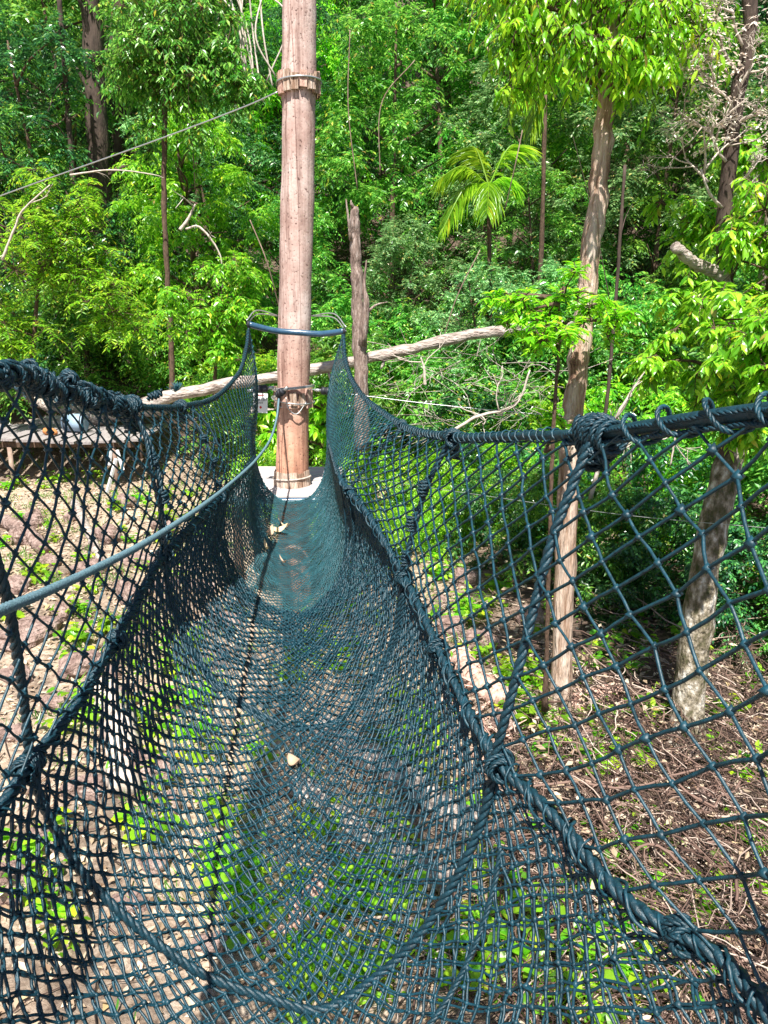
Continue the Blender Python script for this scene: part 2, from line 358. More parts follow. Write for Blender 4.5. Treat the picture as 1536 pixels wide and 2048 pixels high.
def sprays(mb, C, R, twigs, nl, ln, droop=.5, up=.35, wid=.4, detail=0, ldroop=.35, twig_mb=None, spread=.9, pin=False):
    """leafy twigs radiating from each clump centre C (n,3), radius R (n,)"""
    C = np.asarray(C, float).reshape(-1, 3); n = len(C); R = np.broadcast_to(R, (n,))
    d = rng.normal(size=(n, twigs, 3)); d[..., 2] = d[..., 2] * .7 + up; d = norm(d)
    L = R[:, None] * (.55 + .6 * rng.random((n, twigs)))
    t = np.linspace(.25, 1, nl)[None, None, :, None]
    dd = d[:, :, None]; LL = L[:, :, None, None]
    p = C[:, None, None] + dd * LL * t + np.array([0, 0, -1.]) * droop * LL * t ** 2
    tan = norm(dd + np.array([0, 0, -1.]) * droop * 2 * t)
    sd = norm(np.cross(np.broadcast_to(tan, p.shape), [0, 0, 1.]))
    sg = np.where(np.arange(nl) % 2 == 0, 1, -1)[None, None, :, None]
    ax = tan * (.55 if pin else .65) + sd * sg * spread + rng.normal(0, .18, p.shape) + np.array([0, 0, -1.]) * ldroop
    nm = np.array([0, 0, 1.]) + rng.normal(0, .35 if not pin else .15, p.shape) + dd * .35
    leaves(mb, p, ax, nm, (ln * (.5 + .95 * rng.random(p.shape[:3]))).ravel(), wid, detail)
    if twig_mb is not None:
        q = C[:, None] + d * L[..., None] * .5 - np.array([0, 0, 1.]) * droop * L[..., None] * .25
        e = C[:, None] + d * L[..., None] - np.array([0, 0, 1.]) * droop * L[..., None]
        c0 = np.broadcast_to(C[:, None], q.shape)
        twig_mb.segs(c0.reshape(-1, 3), q.reshape(-1, 3), .004, 3); twig_mb.segs(q.reshape(-1, 3), e.reshape(-1, 3), .0025, 3)

def crown_pts(n, rx, z0, z1, top=.6):
    """clump centres, shell-biased, in an uneven column"""
    a = rng.random(n) * 2 * math.pi; h = rng.random(n); rr = (.45 + .55 * rng.random(n) ** .5)
    prof = np.interp(h, [0, .25, .6, .85, 1], [.75, 1, .95, .7, top * .5])
    lump = 1 + .28 * np.sin(a * 3 + h * 7 + rng.random() * 6) + .15 * np.sin(a * 5 - h * 11)
    r = rx * rr * prof * lump
    return np.stack([r * np.cos(a), r * np.sin(a), z0 + (z1 - z0) * h], 1)
def forest_kind(name, mat, rx, z0, z1, ncl, R, twigs, nl, ln, label, group, cat='tree', trunk=True, **kw):
    root = thing(name, label, cat, (0, 0, 0), group)
    if trunk:
        t = MB(); hh = z1 * .93
        p = smooth_path([[0, 0, -.5], [rng.normal(0, .1), rng.normal(0, .1), hh * .4], [rng.normal(0, .2), rng.normal(0, .2), hh]], 12)
        t.tube(p, np.linspace(.09, .02, 12), 7, rough=.2)
        for k in range(9):
            i = rng.integers(3, 11); a = rng.random() * 6.28; L = rx * (.5 + .4 * rng.random())
            e = p[i] + np.array([math.cos(a) * L, math.sin(a) * L, .5 * L])
            t.tube(smooth_path([p[i], (p[i] + e) / 2 + rng.normal(0, .08, 3), e], 7), np.linspace(.035, .01, 7), 5)
        part(t, 'trunk', M['brown'], root)
    c = MB(); sprays(c, crown_pts(ncl, rx, z0, z1), R * (.7 + .6 * rng.random(ncl)), twigs, nl, ln, **kw)
    part(c, 'crown', M[mat], root, smooth=False)
    return root
GT = 'jungle trees covering the slope behind the pole'
KINDS = [
  forest_kind('jungle_tree', 'L0', 1.5, .6, 6.2, 105, .44, 24, 12, .085, 'mid green leafy jungle tree standing in the dense slope forest', 'mid green trees on the forest slope'),
  forest_kind('jungle_tree', 'L1', 1.6, .5, 6.8, 100, .44, 22, 11, .08, 'deep green jungle tree with shade put into its leaf colour standing in the dense slope forest', 'deep green trees on the forest slope'),
  forest_kind('jungle_tree', 'L2', 1.2, .8, 5.2, 90, .46, 24, 12, .085, 'yellow green jungle tree with drooping sprays in the slope forest', 'yellow green trees on the forest slope', droop=.5, ldroop=.6, wid=.36),
  forest_kind('jungle_tree', 'L3', 1.5, .3, 5.6, 110, .40, 26, 12, .068, 'grey green small leaved creeper covered tree in the slope forest', 'grey green trees on the forest slope', droop=.3, wid=.5),
]
BUSH = [
  forest_kind('jungle_bush', 'L0', 1.25, .1, 2.3, 80, .40, 18, 11, .075, 'rounded mid green bush at the foot of the forest slope', 'mid green bushes at the foot of the slope', 'bush', trunk=False),
  forest_kind('jungle_bush', 'L5', 1.1, .1, 1.9, 75, .38, 17, 11, .068, 'bright green leafy bush at the foot of the forest slope', 'bright green bushes at the foot of the slope', 'bush', trunk=False, droop=.6),
  forest_kind('jungle_bush', 'L1', 1.2, .05, 2.1, 80, .38, 17, 10, .075, 'dark glossy green bush growing beyond the right side net', 'dark glossy bushes beyond the right side of the net', 'bush', trunk=False, wid=.5),
]
used = set()
def place(proto, x, y, s=1.0, dz=0.0, sz=None, lab=None, grp=None):
    o = proto if id(proto) not in used else copy_tree(proto)
    used.add(id(proto))
    o.location = (x, y, gz(x, y) + dz); o.rotation_euler = (0, 0, rng.random() * 6.28)
    o.scale = (s, s, sz or s)
    if lab: o['label'] = lab
    if grp: o['group'] = grp
    return o
# rows up the slope
for y, step, s in [(14.2, 2.0, .85), (16.2, 2.1, 1.0), (18.6, 2.3, 1.1), (21.2, 2.5, 1.2), (24.2, 2.8, 1.3), (27.5, 3.2, 1.45)]:
    half = .52 * y + 1.5; x = -half + rng.random()
    while x < half:
        u = 768 + x / y * F * 1.0
        if y < 15 and 560 < u < 1200:
            k = KINDS[3] if rng.random() < .5 else KINDS[0]
            place(k, x, y, s * .7, 0)
        else:
            pr = [.30, .16, .24, .30] if u > 600 else ([.26, .68, .0, .06] if y > 15.5 and u < 500 else [.34, .2, .34, .12])  # upper left gets mostly the darkened leaf kind: shade painted by colour
            place(KINDS[rng.choice(4, p=pr)], x + rng.normal(0, .3), y + rng.normal(0, .5), s * (.85 + .3 * rng.random()), -.2)
        x += step * (.8 + .4 * rng.random())
# bushes at the foot
for y, step in [(12.4, 1.7), (13.3, 1.9)]:
    half = .52 * y + 1; x = -half
    while x < half:
        if x > -3.3: place(BUSH[rng.choice(2, p=[.6, .4])], x + rng.normal(0, .2), y + rng.normal(0, .3), .75 + .35 * rng.random(), -.1)
        x += step
x = -11.5
while x < -3.2:
    place(BUSH[rng.choice(2, p=[.6, .4])], x, 14.1 + rng.normal(0, .15), .8 + .3 * rng.random(), -.15); x += 1.15
_bi = 0
for (x, y, s) in [(2.6, 8.6, .8), (4.2, 8.0, 1.0), (5.6, 7.2, 1.0), (3.3, 9.8, 1.0), (1.2, 10.4, .8), (4.9, 9.6, 1.1), (6.6, 8.6, 1.1), (2.0, 11.2, .9), (5.2, 11.2, 1.2), (7.4, 10.6, 1.3), (3.6, 7.0, .55), (5.0, 5.9, .6), (1.3, 8.6, .5), (2.0, 7.8, .6), (2.9, 7.4, .6), (.7, 9.0, .45), (2.3, 7.2, .4), (3.9, 6.4, .5), (4.6, 6.8, .7)]:
    place(BUSH[[2, 0, 2, 1][_bi % 4]], x, y, s, -.1); _bi += 1
for (x, y, s) in [(-.5, 9.6, .62), (.45, 9.9, .55), (-1.6, 10.2, .5), (1.5, 9.3, .5), (-.25, 8.4, .36), (.3, 8.7, .34), (.9, 9.6, .6), (1.6, 10.0, .6), (2.2, 10.2, .6)]:
    place(BUSH[1], x, y, s, -.1, lab='low bright green bush just behind the round timber platform', grp='low bushes behind the platform')

# ------------------------------------------------------------------ trees built one by one
def limb(mb, pts, r0, r1, n=24, k=10, rough=.12, flare=False):
    n = max(n, 30) if k >= 9 else n
    p = smooth_path(pts, n)
    p[1:-1] += rng.normal(0, min(r0, r1) * .08 + .001, (n - 2, 3))
    rr = np.linspace(r0, r1, n) * (1 + .05 * np.sin(np.arange(n) * 1.1) + rng.normal(0, .035, n))
    if flare: rr = rr * (1 + .7 * np.exp(-np.arange(n) / 1.6))
    mb.tube(p, rr, k, rough=rough); return p
def custom_tree(label, trunk_pts, r0, r1, bark, clumps, leafm, ln, twigs, nl, name='jungle_tree', wid=.36, droop=.5, ldroop=.5, detail=1, group=None, extra=None, wood='brown', sub=5, **kw):
    base = np.array(trunk_pts[0]); root = thing(name, label, 'tree', base, group)
    t = MB(); p = limb(t, trunk_pts, r0, r1, 60, 18, flare=True)
    for e in (extra or []): limb(t, e[0], e[1], e[2], 16, 9)
    part(t, 'trunk', M[bark], root)
    br = MB(); cs = []; Rs = []
    for (c, R) in clumps:
        c = np.array(c); i = int(np.argmin(np.linalg.norm(p - c, axis=1))); i = max(0, i - 2)
        mid = (p[i] + c) / 2 + np.array([0, 0, .15 * np.linalg.norm(c - p[i])]) + rng.normal(0, .05, 3)
        br.tube(smooth_path([p[i], mid, c], 9), np.linspace(.02, .006, 9), 5)
        for _ in range(sub):
            cc = c + rng.normal(0, R * .42, 3); cs.append(cc); Rs.append(R * .55)
            br.tube(np.array([c, (c + cc) / 2 + rng.normal(0, .02, 3), cc]), [.006, .005, .003], 4)
    cr = MB()
    sprays(cr, np.array(cs), np.array(Rs), twigs, nl, ln, droop=droop, ldroop=ldroop, wid=wid, detail=detail, twig_mb=br, **kw)
    part(br, 'branches', M[wood], root); part(cr, 'crown', M[leafm], root, smooth=False)
    return root
# pale trunk, straight, right of the net
zb = lambda u, v, d: P(u, v, d)
b0 = P(1120, 1440, 5.3)
tp = [b0 + [0, 0, -.3], P(1135, 1000, 5.35), P(1150, 780, 5.4), P(1172, 600, 5.45), P(1200, 330, 5.5), P(1228, 60, 5.55), P(1245, -300, 5.6)]
cl = [(P(1050, 20, 5.3), .38), (P(1120, 60, 5.1), .34), (P(1200, 20, 5.3), .45), (P(1290, 60, 5.3), .42), (P(1350, 10, 5.5), .4), (P(1070, 120, 5.5), .25), (P(1290, 130, 5.2), .22),
      (P(1130, -30, 5.6), .4), (P(1250, -60, 5.2), .45), (P(1380, -50, 5.6), .4), (P(1020, -30, 5.4), .4)]
custom_tree('slim pale trunked tree behind the right side net with a drooping lime crown above', tp, .078, .055, 'palebark', cl, 'L4', .066, 11, 8, sub=8, ldroop=.9, droop=.7, wid=.33)
# lime sapling sprays in front of that trunk
custom_tree('lime green sapling with pinnate sprays crossing the pale trunk at log height', [P(1090, 1420, 5.0), P(1105, 900, 4.9), P(1120, 660, 4.95), P(1110, 590, 5.0)], .016, .006, 'brown',
    [(P(1060, 620, 4.9), .2), (P(1130, 590, 4.9), .22), (P(1170, 640, 5.0), .2), (P(1080, 660, 4.8), .2), (P(1020, 590, 5.1), .17), (P(1230, 650, 5.2), .16), (P(1120, 850, 5.0), .12)], 'L4', .055, 8, 13, sub=5, pin=True, wid=.3, droop=.3, ldroop=.15, up=.2, spread=1.1)
# mossy forked tree at the right
tb = P(1370, 1480, 5.2)
tp2 = [tb + [0, 0, -.3], P(1400, 1200, 5.3), P(1448, 960, 5.4), P(1490, 820, 5.45), P(1530, 640, 5.5), P(1560, 400, 5.6), P(1580, 100, 5.7), P(1590, -400, 5.8)]
cl2 = [(P(1480, 520, 5.2), .3), (P(1440, 640, 4.8), .3), (P(1520, 640, 4.6), .32), (P(1400, 600, 5.6), .26), (P(1530, 420, 5.2), .3), (P(1330, 720, 5.3), .22),
       (P(1500, 760, 4.9), .25), (P(1420, 740, 5.3), .22), (P(1560, 540, 5.0), .3), (P(1360, 440, 6.1), .3), (P(1500, 300, 5.9), .25), (P(1450, 420, 5.9), .25), (P(1520, 700, 4.4), .22), (P(1480, 830, 5.0), .18)]
MT = custom_tree('forked mossy grey tree at the right edge with dark upper stem and pale dead twigs', tp2, .115, .06, 'moss', cl2, 'L5', .066, 12, 9, sub=8, ldroop=.6)
# its dark red-brown second stem with bare pale branches, upper right
root = MT
t = MB(); sp_ = limb(t, [P(1430, 1010, 5.38), P(1452, 900, 5.4), P(1458, 700, 5.4), P(1448, 450, 5.5), P(1462, 300, 5.5), P(1475, 180, 5.5), P(1497, 80, 5.5), P(1496, -200, 5.5)], .055, .042, 34, 9); part(t, 'stem', M['dark'], root)
t = MB(); limb(t, [P(1458, 700, 5.42), P(1450, 570, 5.3), P(1420, 540, 5.25), P(1385, 525, 5.2), P(1350, 492, 5.1)], .045, .034, 16, 9); part(t, 'broken_branch', M['grey'], root)
t = MB()
def twigtree(mb, p, d, L, r, depth):
    q = p + d * L; m = (p + q) / 2 + rng.normal(0, L * .07, 3)
    mb.tube(smooth_path([p, m, q], 5), np.linspace(r, r * .6, 5), 4)
    if depth:
        for _ in range(rng.integers(2, 4)):
            twigtree(mb, p + (q - p) * (.5 + .5 * rng.random()), norm(d + rng.normal(0, .55, 3)), L * .68, r * .6, depth - 1)
for (u, v, d, tu, tv) in [(1465, 230, 5.5, 1380, 110), (1462, 330, 5.5, 1370, 180), (1475, 190, 5.5, 1540, 60), (1450, 420, 5.5, 1350, 250), (1480, 150, 5.5, 1400, 20), (1465, 260, 5.5, 1540, 200), (1453, 380, 5.5, 1540, 330), (1490, 100, 5.5, 1440, -60)]:
    a = P(u, v, d); b_ = P(tu, tv, d - .2); twigtree(t, a, norm(b_ - a), np.linalg.norm(b_ - a) * .5, .014, 5)
part(t, 'twigs', M['pale'], root)
c = MB(); sprays(c, np.array([P(1400, 90, 5.3), P(1370, 160, 5.3), P(1440, 60, 5.3), P(1500, 240, 5.4), P(1420, 200, 5.3), P(1500, 130, 5.3), P(1360, 60, 5.4), P(1450, 290, 5.3), P(1380, 20, 5.3), P(1420, 140, 5.2), P(1520, 40, 5.4), P(1395, 240, 5.3)]), .24, 12, 7, .034, droop=.3); part(c, 'dry_leaves', M['deadleaf'], root, False)

# left: slender red-brown sapling trunk with pale hanging crown
custom_tree('slender red brown sapling with green hanging foliage left of the tall pole', [P(346, 800, 11.8), P(340, 640, 11.8), P(328, 400, 11.8), P(332, 120, 11.8), P(330, 40, 11.8)], .045, .03, 'brown',
    [(P(300, 60, 11.8), .8), (P(370, 90, 11.6), .8), (P(330, 180, 11.8), .7), (P(270, 120, 11.8), .6), (P(400, 160, 11.9), .7), (P(380, 10, 12), .8), (P(450, 120, 11.9), .5)], 'L0', .085, 18, 11, sub=12, detail=0, ldroop=.7, droop=.6, wid=.36)
# lower left bright sprays
custom_tree('bright green sapling with pinnate sprays at the left edge of the forest', [P(60, 800, 12), P(70, 650, 12), P(80, 520, 11.8)], .04, .02, 'brown',
    [(P(30, 540, 11.6), .8), (P(110, 520, 11.6), .8), (P(180, 560, 11.8), .7), (P(60, 440, 11.8), .7), (P(150, 430, 12), .6), (P(230, 620, 11.6), .6), (P(20, 660, 11.8), .6)], 'L5', .08, 16, 13, sub=11, detail=0, pin=True, spread=1.1, ldroop=.3, wid=.32)
custom_tree('bushy yellow green sapling beside the log just left of the pole', [P(430, 800, 11), P(432, 700, 11), P(440, 620, 11)], .03, .015, 'brown',
    [(P(400, 660, 10.8), .45), (P(470, 620, 10.8), .4), (P(440, 560, 11), .45), (P(370, 600, 11), .4), (P(500, 580, 11.2), .35), (P(450, 710, 10.8), .3)], 'L2', .07, 16, 10, sub=10, detail=0)
custom_tree('small bright sapling low behind the pole beside the right clamp', [P(640, 930, 9.4), P(645, 860, 9.4), P(640, 800, 9.4)], .02, .01, 'brown',
    [(P(640, 810, 9.3), .22), (P(625, 860, 9.3), .22), (P(660, 850, 9.4), .22), (P(540, 880, 9.2), .2), (P(535, 830, 9.4), .15)], 'L4', .11, 9, 8, sub=4, detail=1)
# big dark trunks deep in the forest, upper left and elsewhere
for k, (u0, v0, u1, v1, d, r, lab) in enumerate([(200, 420, 178, -60, 15.5, .2, 'thick dark buttressed trunk in the upper left shade'), (250, 330, 232, -40, 17, .16, 'narrower dark trunk beside the thick upper left trunk'),
        (125, 260, 118, -20, 14.5, .05, 'thin pale brown stem at the upper left edge'),
        (1185, 1000, 1250, 330, 9.4, .022, 'slim dark leaning stem just behind the pale trunk')]):
    a = P(u0, v0, d); a[2] = gz(a[0], a[1]) - .2 if k < 3 else a[2] - .6
    root = thing('forest_trunk', lab, 'tree trunk', a); t = MB(); bb = P(u1, v1, d)
    limb(t, [a, (a + bb) / 2 + rng.normal(0, .05, 3), bb], r * 1.2, r * .8, 16, 10); part(t, 'trunk', M['dark'], root)
    for q in range(3):
        s_ = a + (bb - a) * (.5 + .15 * q); t = MB(); e = s_ + rng.normal(0, .5, 3) + [0, 0, .4]; limb(t, [s_, (s_ + e) / 2 + [0, 0, .1], e], r * .3, r * .12, 8, 6); part(t, 'branch', M['dark'], root)

# ------------------------------------------------------------------ palms
def palm(name_label, base, crownp, tips, L=.45, group=None):
    root = thing('palm_tree', name_label, 'palm', base, group)
    t = MB(); limb(t, [base, (base + crownp) / 2 + [.1, 0, 0], crownp], .05, .03, 14, 8); part(t, 'trunk', M['brown'], root)
    for tip in tips:
        mid = (crownp + tip) / 2 + np.array([0, 0, .28 * np.linalg.norm(tip - crownp)])
        p = smooth_path([crownp, mid, tip], 42); f = MB(); f.tube(p, np.linspace(.014, .004, 42), 4)
        T = norm(np.gradient(p, axis=0)); sd = norm(np.cross(T, [0, 0, 1.]))
        keep = np.sort(rng.permutation(np.arange(5, 42))[:31]); pp = p[keep]; TT = T[keep]; S = sd[keep]; n = len(pp)
        prof = np.sin(np.linspace(.35, 2.9, n))
        for sg in (1, -1):
            for off in (0, .5):
                ax = TT * .75 + S * sg * .75 + np.array([0, 0, -.75]) + rng.normal(0, .14, pp.shape)
                leaves(f, pp + TT * off * .03, ax, np.tile([0, 0, 1.], (n, 1)) + S * sg * .5, L * prof * (.75 + .4 * rng.random(n)) + .06, .06, 1)
        part(f, 'frond', M['L5'], root, False)
c0 = P(978, 372, 12.2)
palm('bright feathery palm with arching fronds in the forest right of the pole', np.array([c0[0], c0[1] + .3, gz(c0[0], c0[1]) - .2]), c0,
     [P(872, 362, 12.0), P(880, 470, 11.8), P(1052, 290, 12.4), P(975, 428, 11.6), P(1035, 372, 12.1), P(925, 300, 12.8)], .42)
c1 = P(1090, 190, 12.6)
palm('palm half hidden behind the pale trunk tree under its crown', np.array([c1[0], c1[1] + .3, gz(c1[0], c1[1]) - .2]), c1,
     [P(1035, 210, 12.2), P(1060, 270, 12.4), P(1130, 150, 12.6), P(1100, 120, 13)], .36)
place(KINDS[3], c0[0] - .1, 11.7, .58, -.1); place(KINDS[3], c0[0] + 1.0, 12.0, .55, -.1)
for (x, y, s_, z_) in [(1.5, 11.6, .95, 1.0), (2.4, 12.0, 1.0, 1.1), (.6, 12.2, .9, 1.0), (3.3, 12.4, 1.0, 1.2)]:
    place(BUSH[0], x, y, s_, -.1, sz=s_ * z_)
# ------------------------------------------------------------------ bare branches and lianas in the forest
def branch_thing(label, pts, r, mat='pale', twigs=3, cat='branch', name='bare_branch', group=None):
    root = thing(name, label, cat, pts[0], group); t = MB(); p = limb(t, pts, r, r * .45, 22, 6)
    part(t, 'stem', M[mat], root)
    for _ in range(twigs):
        i = rng.integers(4, 20); t = MB(); twigtree(t, p[i], norm(rng.normal(0, 1, 3) + [0, -.3, .2]), r * 14, r * .4, 1); part(t, 'twig', M[mat], root)
branch_thing('broken pale branch fork in the forest middle left', [P(360, 460, 11.2), P(378, 435, 11.2), P(390, 408, 11.2)], .028, twigs=1)
branch_thing('hooked pale branch hanging below the broken fork', [P(372, 458, 11.2), P(400, 455, 11.1), P(438, 505, 11.1), P(446, 560, 11.1), P(436, 615, 11.1)], .016, twigs=1)
branch_thing('crooked pale branch at the far left under the cable', [P(4, 520, 11), P(28, 460, 11), P(46, 420, 11), P(100, 370, 11)], .02, twigs=1)
branch_thing('thin arching pale branch below the upper left cable', [P(140, 350, 11.3), P(220, 340, 11.3), P(300, 348, 11.3), P(328, 356, 11.4)], .013, twigs=1)
branch_thing('pale forked dead branch low behind the right net rope', [P(880, 880, 8.2), P(950, 835, 8.2), P(1030, 810, 8.2), P(1060, 740, 8.2)], .022, twigs=5)
branch_thing('short crooked pale stub under the fallen log', [P(850, 770, 8.6), P(848, 740, 8.6), P(842, 715, 8.6)], .02, twigs=2)
branch_thing('bleached forked twig hanging below the right hand rope', [P(1355, 840, 3.4), P(1350, 880, 3.4), P(1340, 930, 3.4)], .007, twigs=5)
branch_thing('long grey dead branch behind the right rope in the bushes', [P(1180, 1000, 7.6), P(1220, 860, 7.6), P(1290, 740, 7.6)], .025, twigs=4)
for k in range(11):
    u = 420 + k * 11; a = P(u, -30, 12.6); bq = P(480 + k * 7 + rng.normal(0, 6), 170 + rng.normal(0, 25), 12.4)
    root = thing('liana', 'pale dry liana in the hanging bundle left of the pole top', 'liana', a, 'pale lianas hanging left of the pole top'); t = MB()
    t.tube(smooth_path([a, (a + bq) / 2 + rng.normal(0, .15, 3), bq], 14), .013, 5); part(t, 'stem', M['pale'], root)
for (u0, v0, u1, v1, d) in [(390, 380, 415, -30, 12.2), (715, 380, 700, 60, 12), (880, 700, 960, 500, 11), (1010, 420, 1045, 260, 11.5), (560, 620, 500, 440, 11), (760, 350, 830, 120, 12)]:
    a = P(u0, v0, d); bq = P(u1, v1, d)
    root = thing('liana', 'long thin brown vine climbing through the slope foliage', 'liana', a, 'brown vines in the slope foliage'); t = MB()
    t.tube(smooth_path([a, (a + bq) / 2 + rng.normal(0, .10, 3), bq], 18), .008, 5); part(t, 'stem', M['vine'], root)
# brushwood heap of thin dead stems under the log
bw = MB()
for _ in range(130):
    c_ = P(rng.uniform(760, 1160), rng.uniform(690, 880), rng.uniform(9.0, 10.5)); d_ = rng.normal(0, 1, 3) * [1, .4, .6]; L = rng.uniform(.3, .9)
    bw.tube(smooth_path([c_ - d_ * L * .4, c_ + rng.normal(0, .08, 3), c_ + d_ * L * .4], 6), rng.uniform(.0015, .0045), 4, cap=False)
tag(bw.build('dead_brushwood', M['grey']), kind='stuff', label='mat of thin dead stems under the fallen log', cat='brushwood')

# ------------------------------------------------------------------ fallen log, snag, other logs
def log_thing(label, pts, r0, r1, mat='grey', name='fallen_log', cat='log', group=None, stubs=0):
    root = thing(name, label, cat, pts[0], group); t = MB(); p = limb(t, pts, r0, r1, 40, 14, rough=.14); part(t, 'log_wood', M[mat], root)
    for _ in range(stubs):
        i = rng.integers(5, 35); t = MB(); d_ = norm(rng.normal(0, 1, 3)); t.tube(np.array([p[i], p[i] + d_ * (r0 + .04), p[i] + d_ * (r0 + .1)]), [.022, .018, .012], 6); part(t, 'branch_stub', M[mat], root)
    return root
log_thing('long pale fallen log slanting up behind the pole from left to right', [P(285, 808, 8.9), P(420, 775, 9.0), P(560, 752, 9.1), P(740, 716, 9.2), P(850, 690, 9.3), P(960, 668, 9.4), P(1080, 652, 9.6), P(1180, 655, 9.8)], .072, .062, stubs=5)
log_thing('rough log end lying behind the slatted walkway', [P(60, 860, 13.0), P(140, 845, 12.8), P(230, 828, 12.6), P(330, 812, 12.3)], .17, .13, stubs=2)
log_thing('curved grey log beyond the walkway at the left', [P(10, 775, 13.6), P(60, 795, 13.4), P(110, 815, 13.2), P(170, 818, 13.0)], .09, .1)
log_thing('short pale log seen low behind the sign', [P(505, 828, 9.6), P(530, 826, 9.6), P(556, 833, 9.6)], .07, .07)
place(BUSH[1], *P(722, 900, 8.3)[:2], .42, -.1, lab='low bright green bush at the foot of the dead stump')
root = thing('dead_snag', 'jagged dead tree stump standing right of the pole', 'dead tree', P(722, 900, 8.6)); t = MB()
limb(t, [P(722, 900, 8.6), P(722, 760, 8.6), P(718, 660, 8.6), P(713, 560, 8.6), P(711, 480, 8.6), P(709, 415, 8.6)], .088, .045, 40, 12, rough=.3); part(t, 'trunk', M['stump'], root)
t = MB(); t.tube(smooth_path([P(724, 690, 8.55), P(733, 610, 8.5), P(728, 575, 8.5), P(733, 520, 8.5)], 16), np.linspace(.05, .006, 16), 8, rough=.3); part(t, 'splinter', M['stump'], root)
t = MB(); t.tube(smooth_path([P(702, 480, 8.55), P(697, 440, 8.5), P(692, 398, 8.5)], 10), np.linspace(.022, .006, 10), 6, rough=.3); part(t, 'splinter', M['stump'], root)
t = MB(); t.tube(smooth_path([P(708, 420, 8.6), P(703, 408, 8.55), P(702, 400, 8.55)], 6), np.linspace(.03, .004, 6), 6); part(t, 'splinter', M['stump'], root)
t = MB(); t.tube(smooth_path([P(735, 625, 8.6), P(752, 610, 8.6), P(775, 604, 8.6)], 8), np.linspace(.02, .005, 8), 6); part(t, 'branch', M['stump'], root)

# ------------------------------------------------------------------ pole
PD = 7.45; ph = .155
def polec(v): 
    u = np.interp(v, [0, 300, 700, 965, 1400], [599, 597, 588, 584, 578]); return P(u, v, PD)
vs = np.linspace(-420, 965, 46); pp = np.array([polec(v) for v in vs]); pp = pp[::-1]
pb = pp[0].copy(); pb[2] = gz(pb[0], pb[1]) - .1
root = thing('timber_pole', 'tall pinkish bark covered pole rising from the far platform', 'pole', pb); POLE = root
t = MB(); full = np.vstack([pb, pb + (pp[0] - pb) * .5, pp]); rr = np.interp(full[:, 2], [0, 1.3, 3, 6.5], [.16, .157, .152, .142])
fp = resample(full, .05); rr = np.interp(fp[:, 2], [0, 1.3, 3, 6.5], [.162, .157, .152, .142]) * (1 + .02 * np.sin(fp[:, 2] * 5.3) + .012 * np.sin(fp[:, 2] * 13))
t.tube(fp, rr, 32, rough=.025); part(t, 'trunk', M['pole'], root)
def ring_blocks(v, n, zjit, arc=(0, 2 * math.pi)):
    c = polec(v); 
    for k in range(n):
        a = arc[0] + (arc[1] - arc[0]) * k / n; h = .15 + rng.uniform(-.03, .05)
        mb = MB(); mb.box(c + [math.cos(a) * .172, math.sin(a) * .172, rng.uniform(-zjit, zjit)], (.03, .062, h), (rng.normal(0, .05), rng.normal(0, .05), a))
        part(mb, 'wood_block', M['splint'] if k % 3 == 0 else M['palebark'], root, False)
def wire_ring(v, R, r, tilt=0.0, turns=1, mat='wire', nm='wire_loop'):
    c = polec(v); a = np.linspace(0, 2 * math.pi * turns, 48 * turns)
    mb = MB(); mb.tube(np.stack([c[0] + R * np.cos(a), c[1] + R * np.sin(a), c[2] + tilt * np.sin(a + 2.2) + .012 * a / 6.28], 1), r, 6); part(mb, nm, M[mat], root)
ring_blocks(170, 15, .012); wire_ring(168, .194, .008, .01)
ring_blocks(792, 13, .03); wire_ring(778, .2, .007, .02, 2); wire_ring(800, .205, .006, -.03)
wire_ring(812, .175, .006, .03, 1, 'wire')
# flared skirt of wedges with a pale rope at the base
for k in range(14):
    a = 2 * math.pi * k / 14; c = polec(953); mb = MB()
    mb.box(c + [math.cos(a) * .165, math.sin(a) * .165, -.02 + rng.uniform(-.01, .01)], (.022, .078, .17 + rng.uniform(-.02, .02)), (0, -.08, a)); part(mb, 'base_wedge', M['palebark'], root, False)
wire_ring(955, .184, .008, .01, 1, 'pale', 'base_rope')
# hanging loop of the wire on the pole front
mb = MB(); mb.tube(smooth_path([polec(790) + [-.05, -.19, 0], polec(812) + [-.02, -.2, 0], polec(822) + [.06, -.2, 0], polec(800) + [.14, -.15, 0]], 20), .005, 5); part(mb, 'wire_loop', M['wire'], root)

# black rubber clamps on the wire either side
def clamp(label, a, b):
    a, b = np.array(a), np.array(b); root = thing('rubber_clamp', label, 'clamp', a)
    ax = norm(b - a); L = np.linalg.norm(b - a); t = MB()
    p = np.array([a + ax * L * f for f in (0, .06, .3, .32, .36, .38, .62, .64, .68, .70, .94, 1)])
    t.tube(p, np.array([.02, .036, .038, .03, .03, .038, .038, .03, .03, .036, .034, .02]), 14); part(t, 'sleeve', M['rubber'], root)
    t = MB(); t.tube(np.array([a - ax * .06, a + ax * .001]), .014, 8); t.tube(np.array([b, b + ax * .06]), .014, 8); part(t, 'ferrule', M['wire'], root)
clamp('black ribbed rubber clamp on the wire left of the pole above the sign', P(507, 780, 7.2), P(535, 776, 7.2))
clamp('black ribbed rubber clamp on the wire right of the pole', P(642, 781, 7.2), P(670, 784, 7.2))
clamp('short rubber clamp where the guide rope meets the pole front', P(555, 790, 7.2), P(567, 781, 7.15))

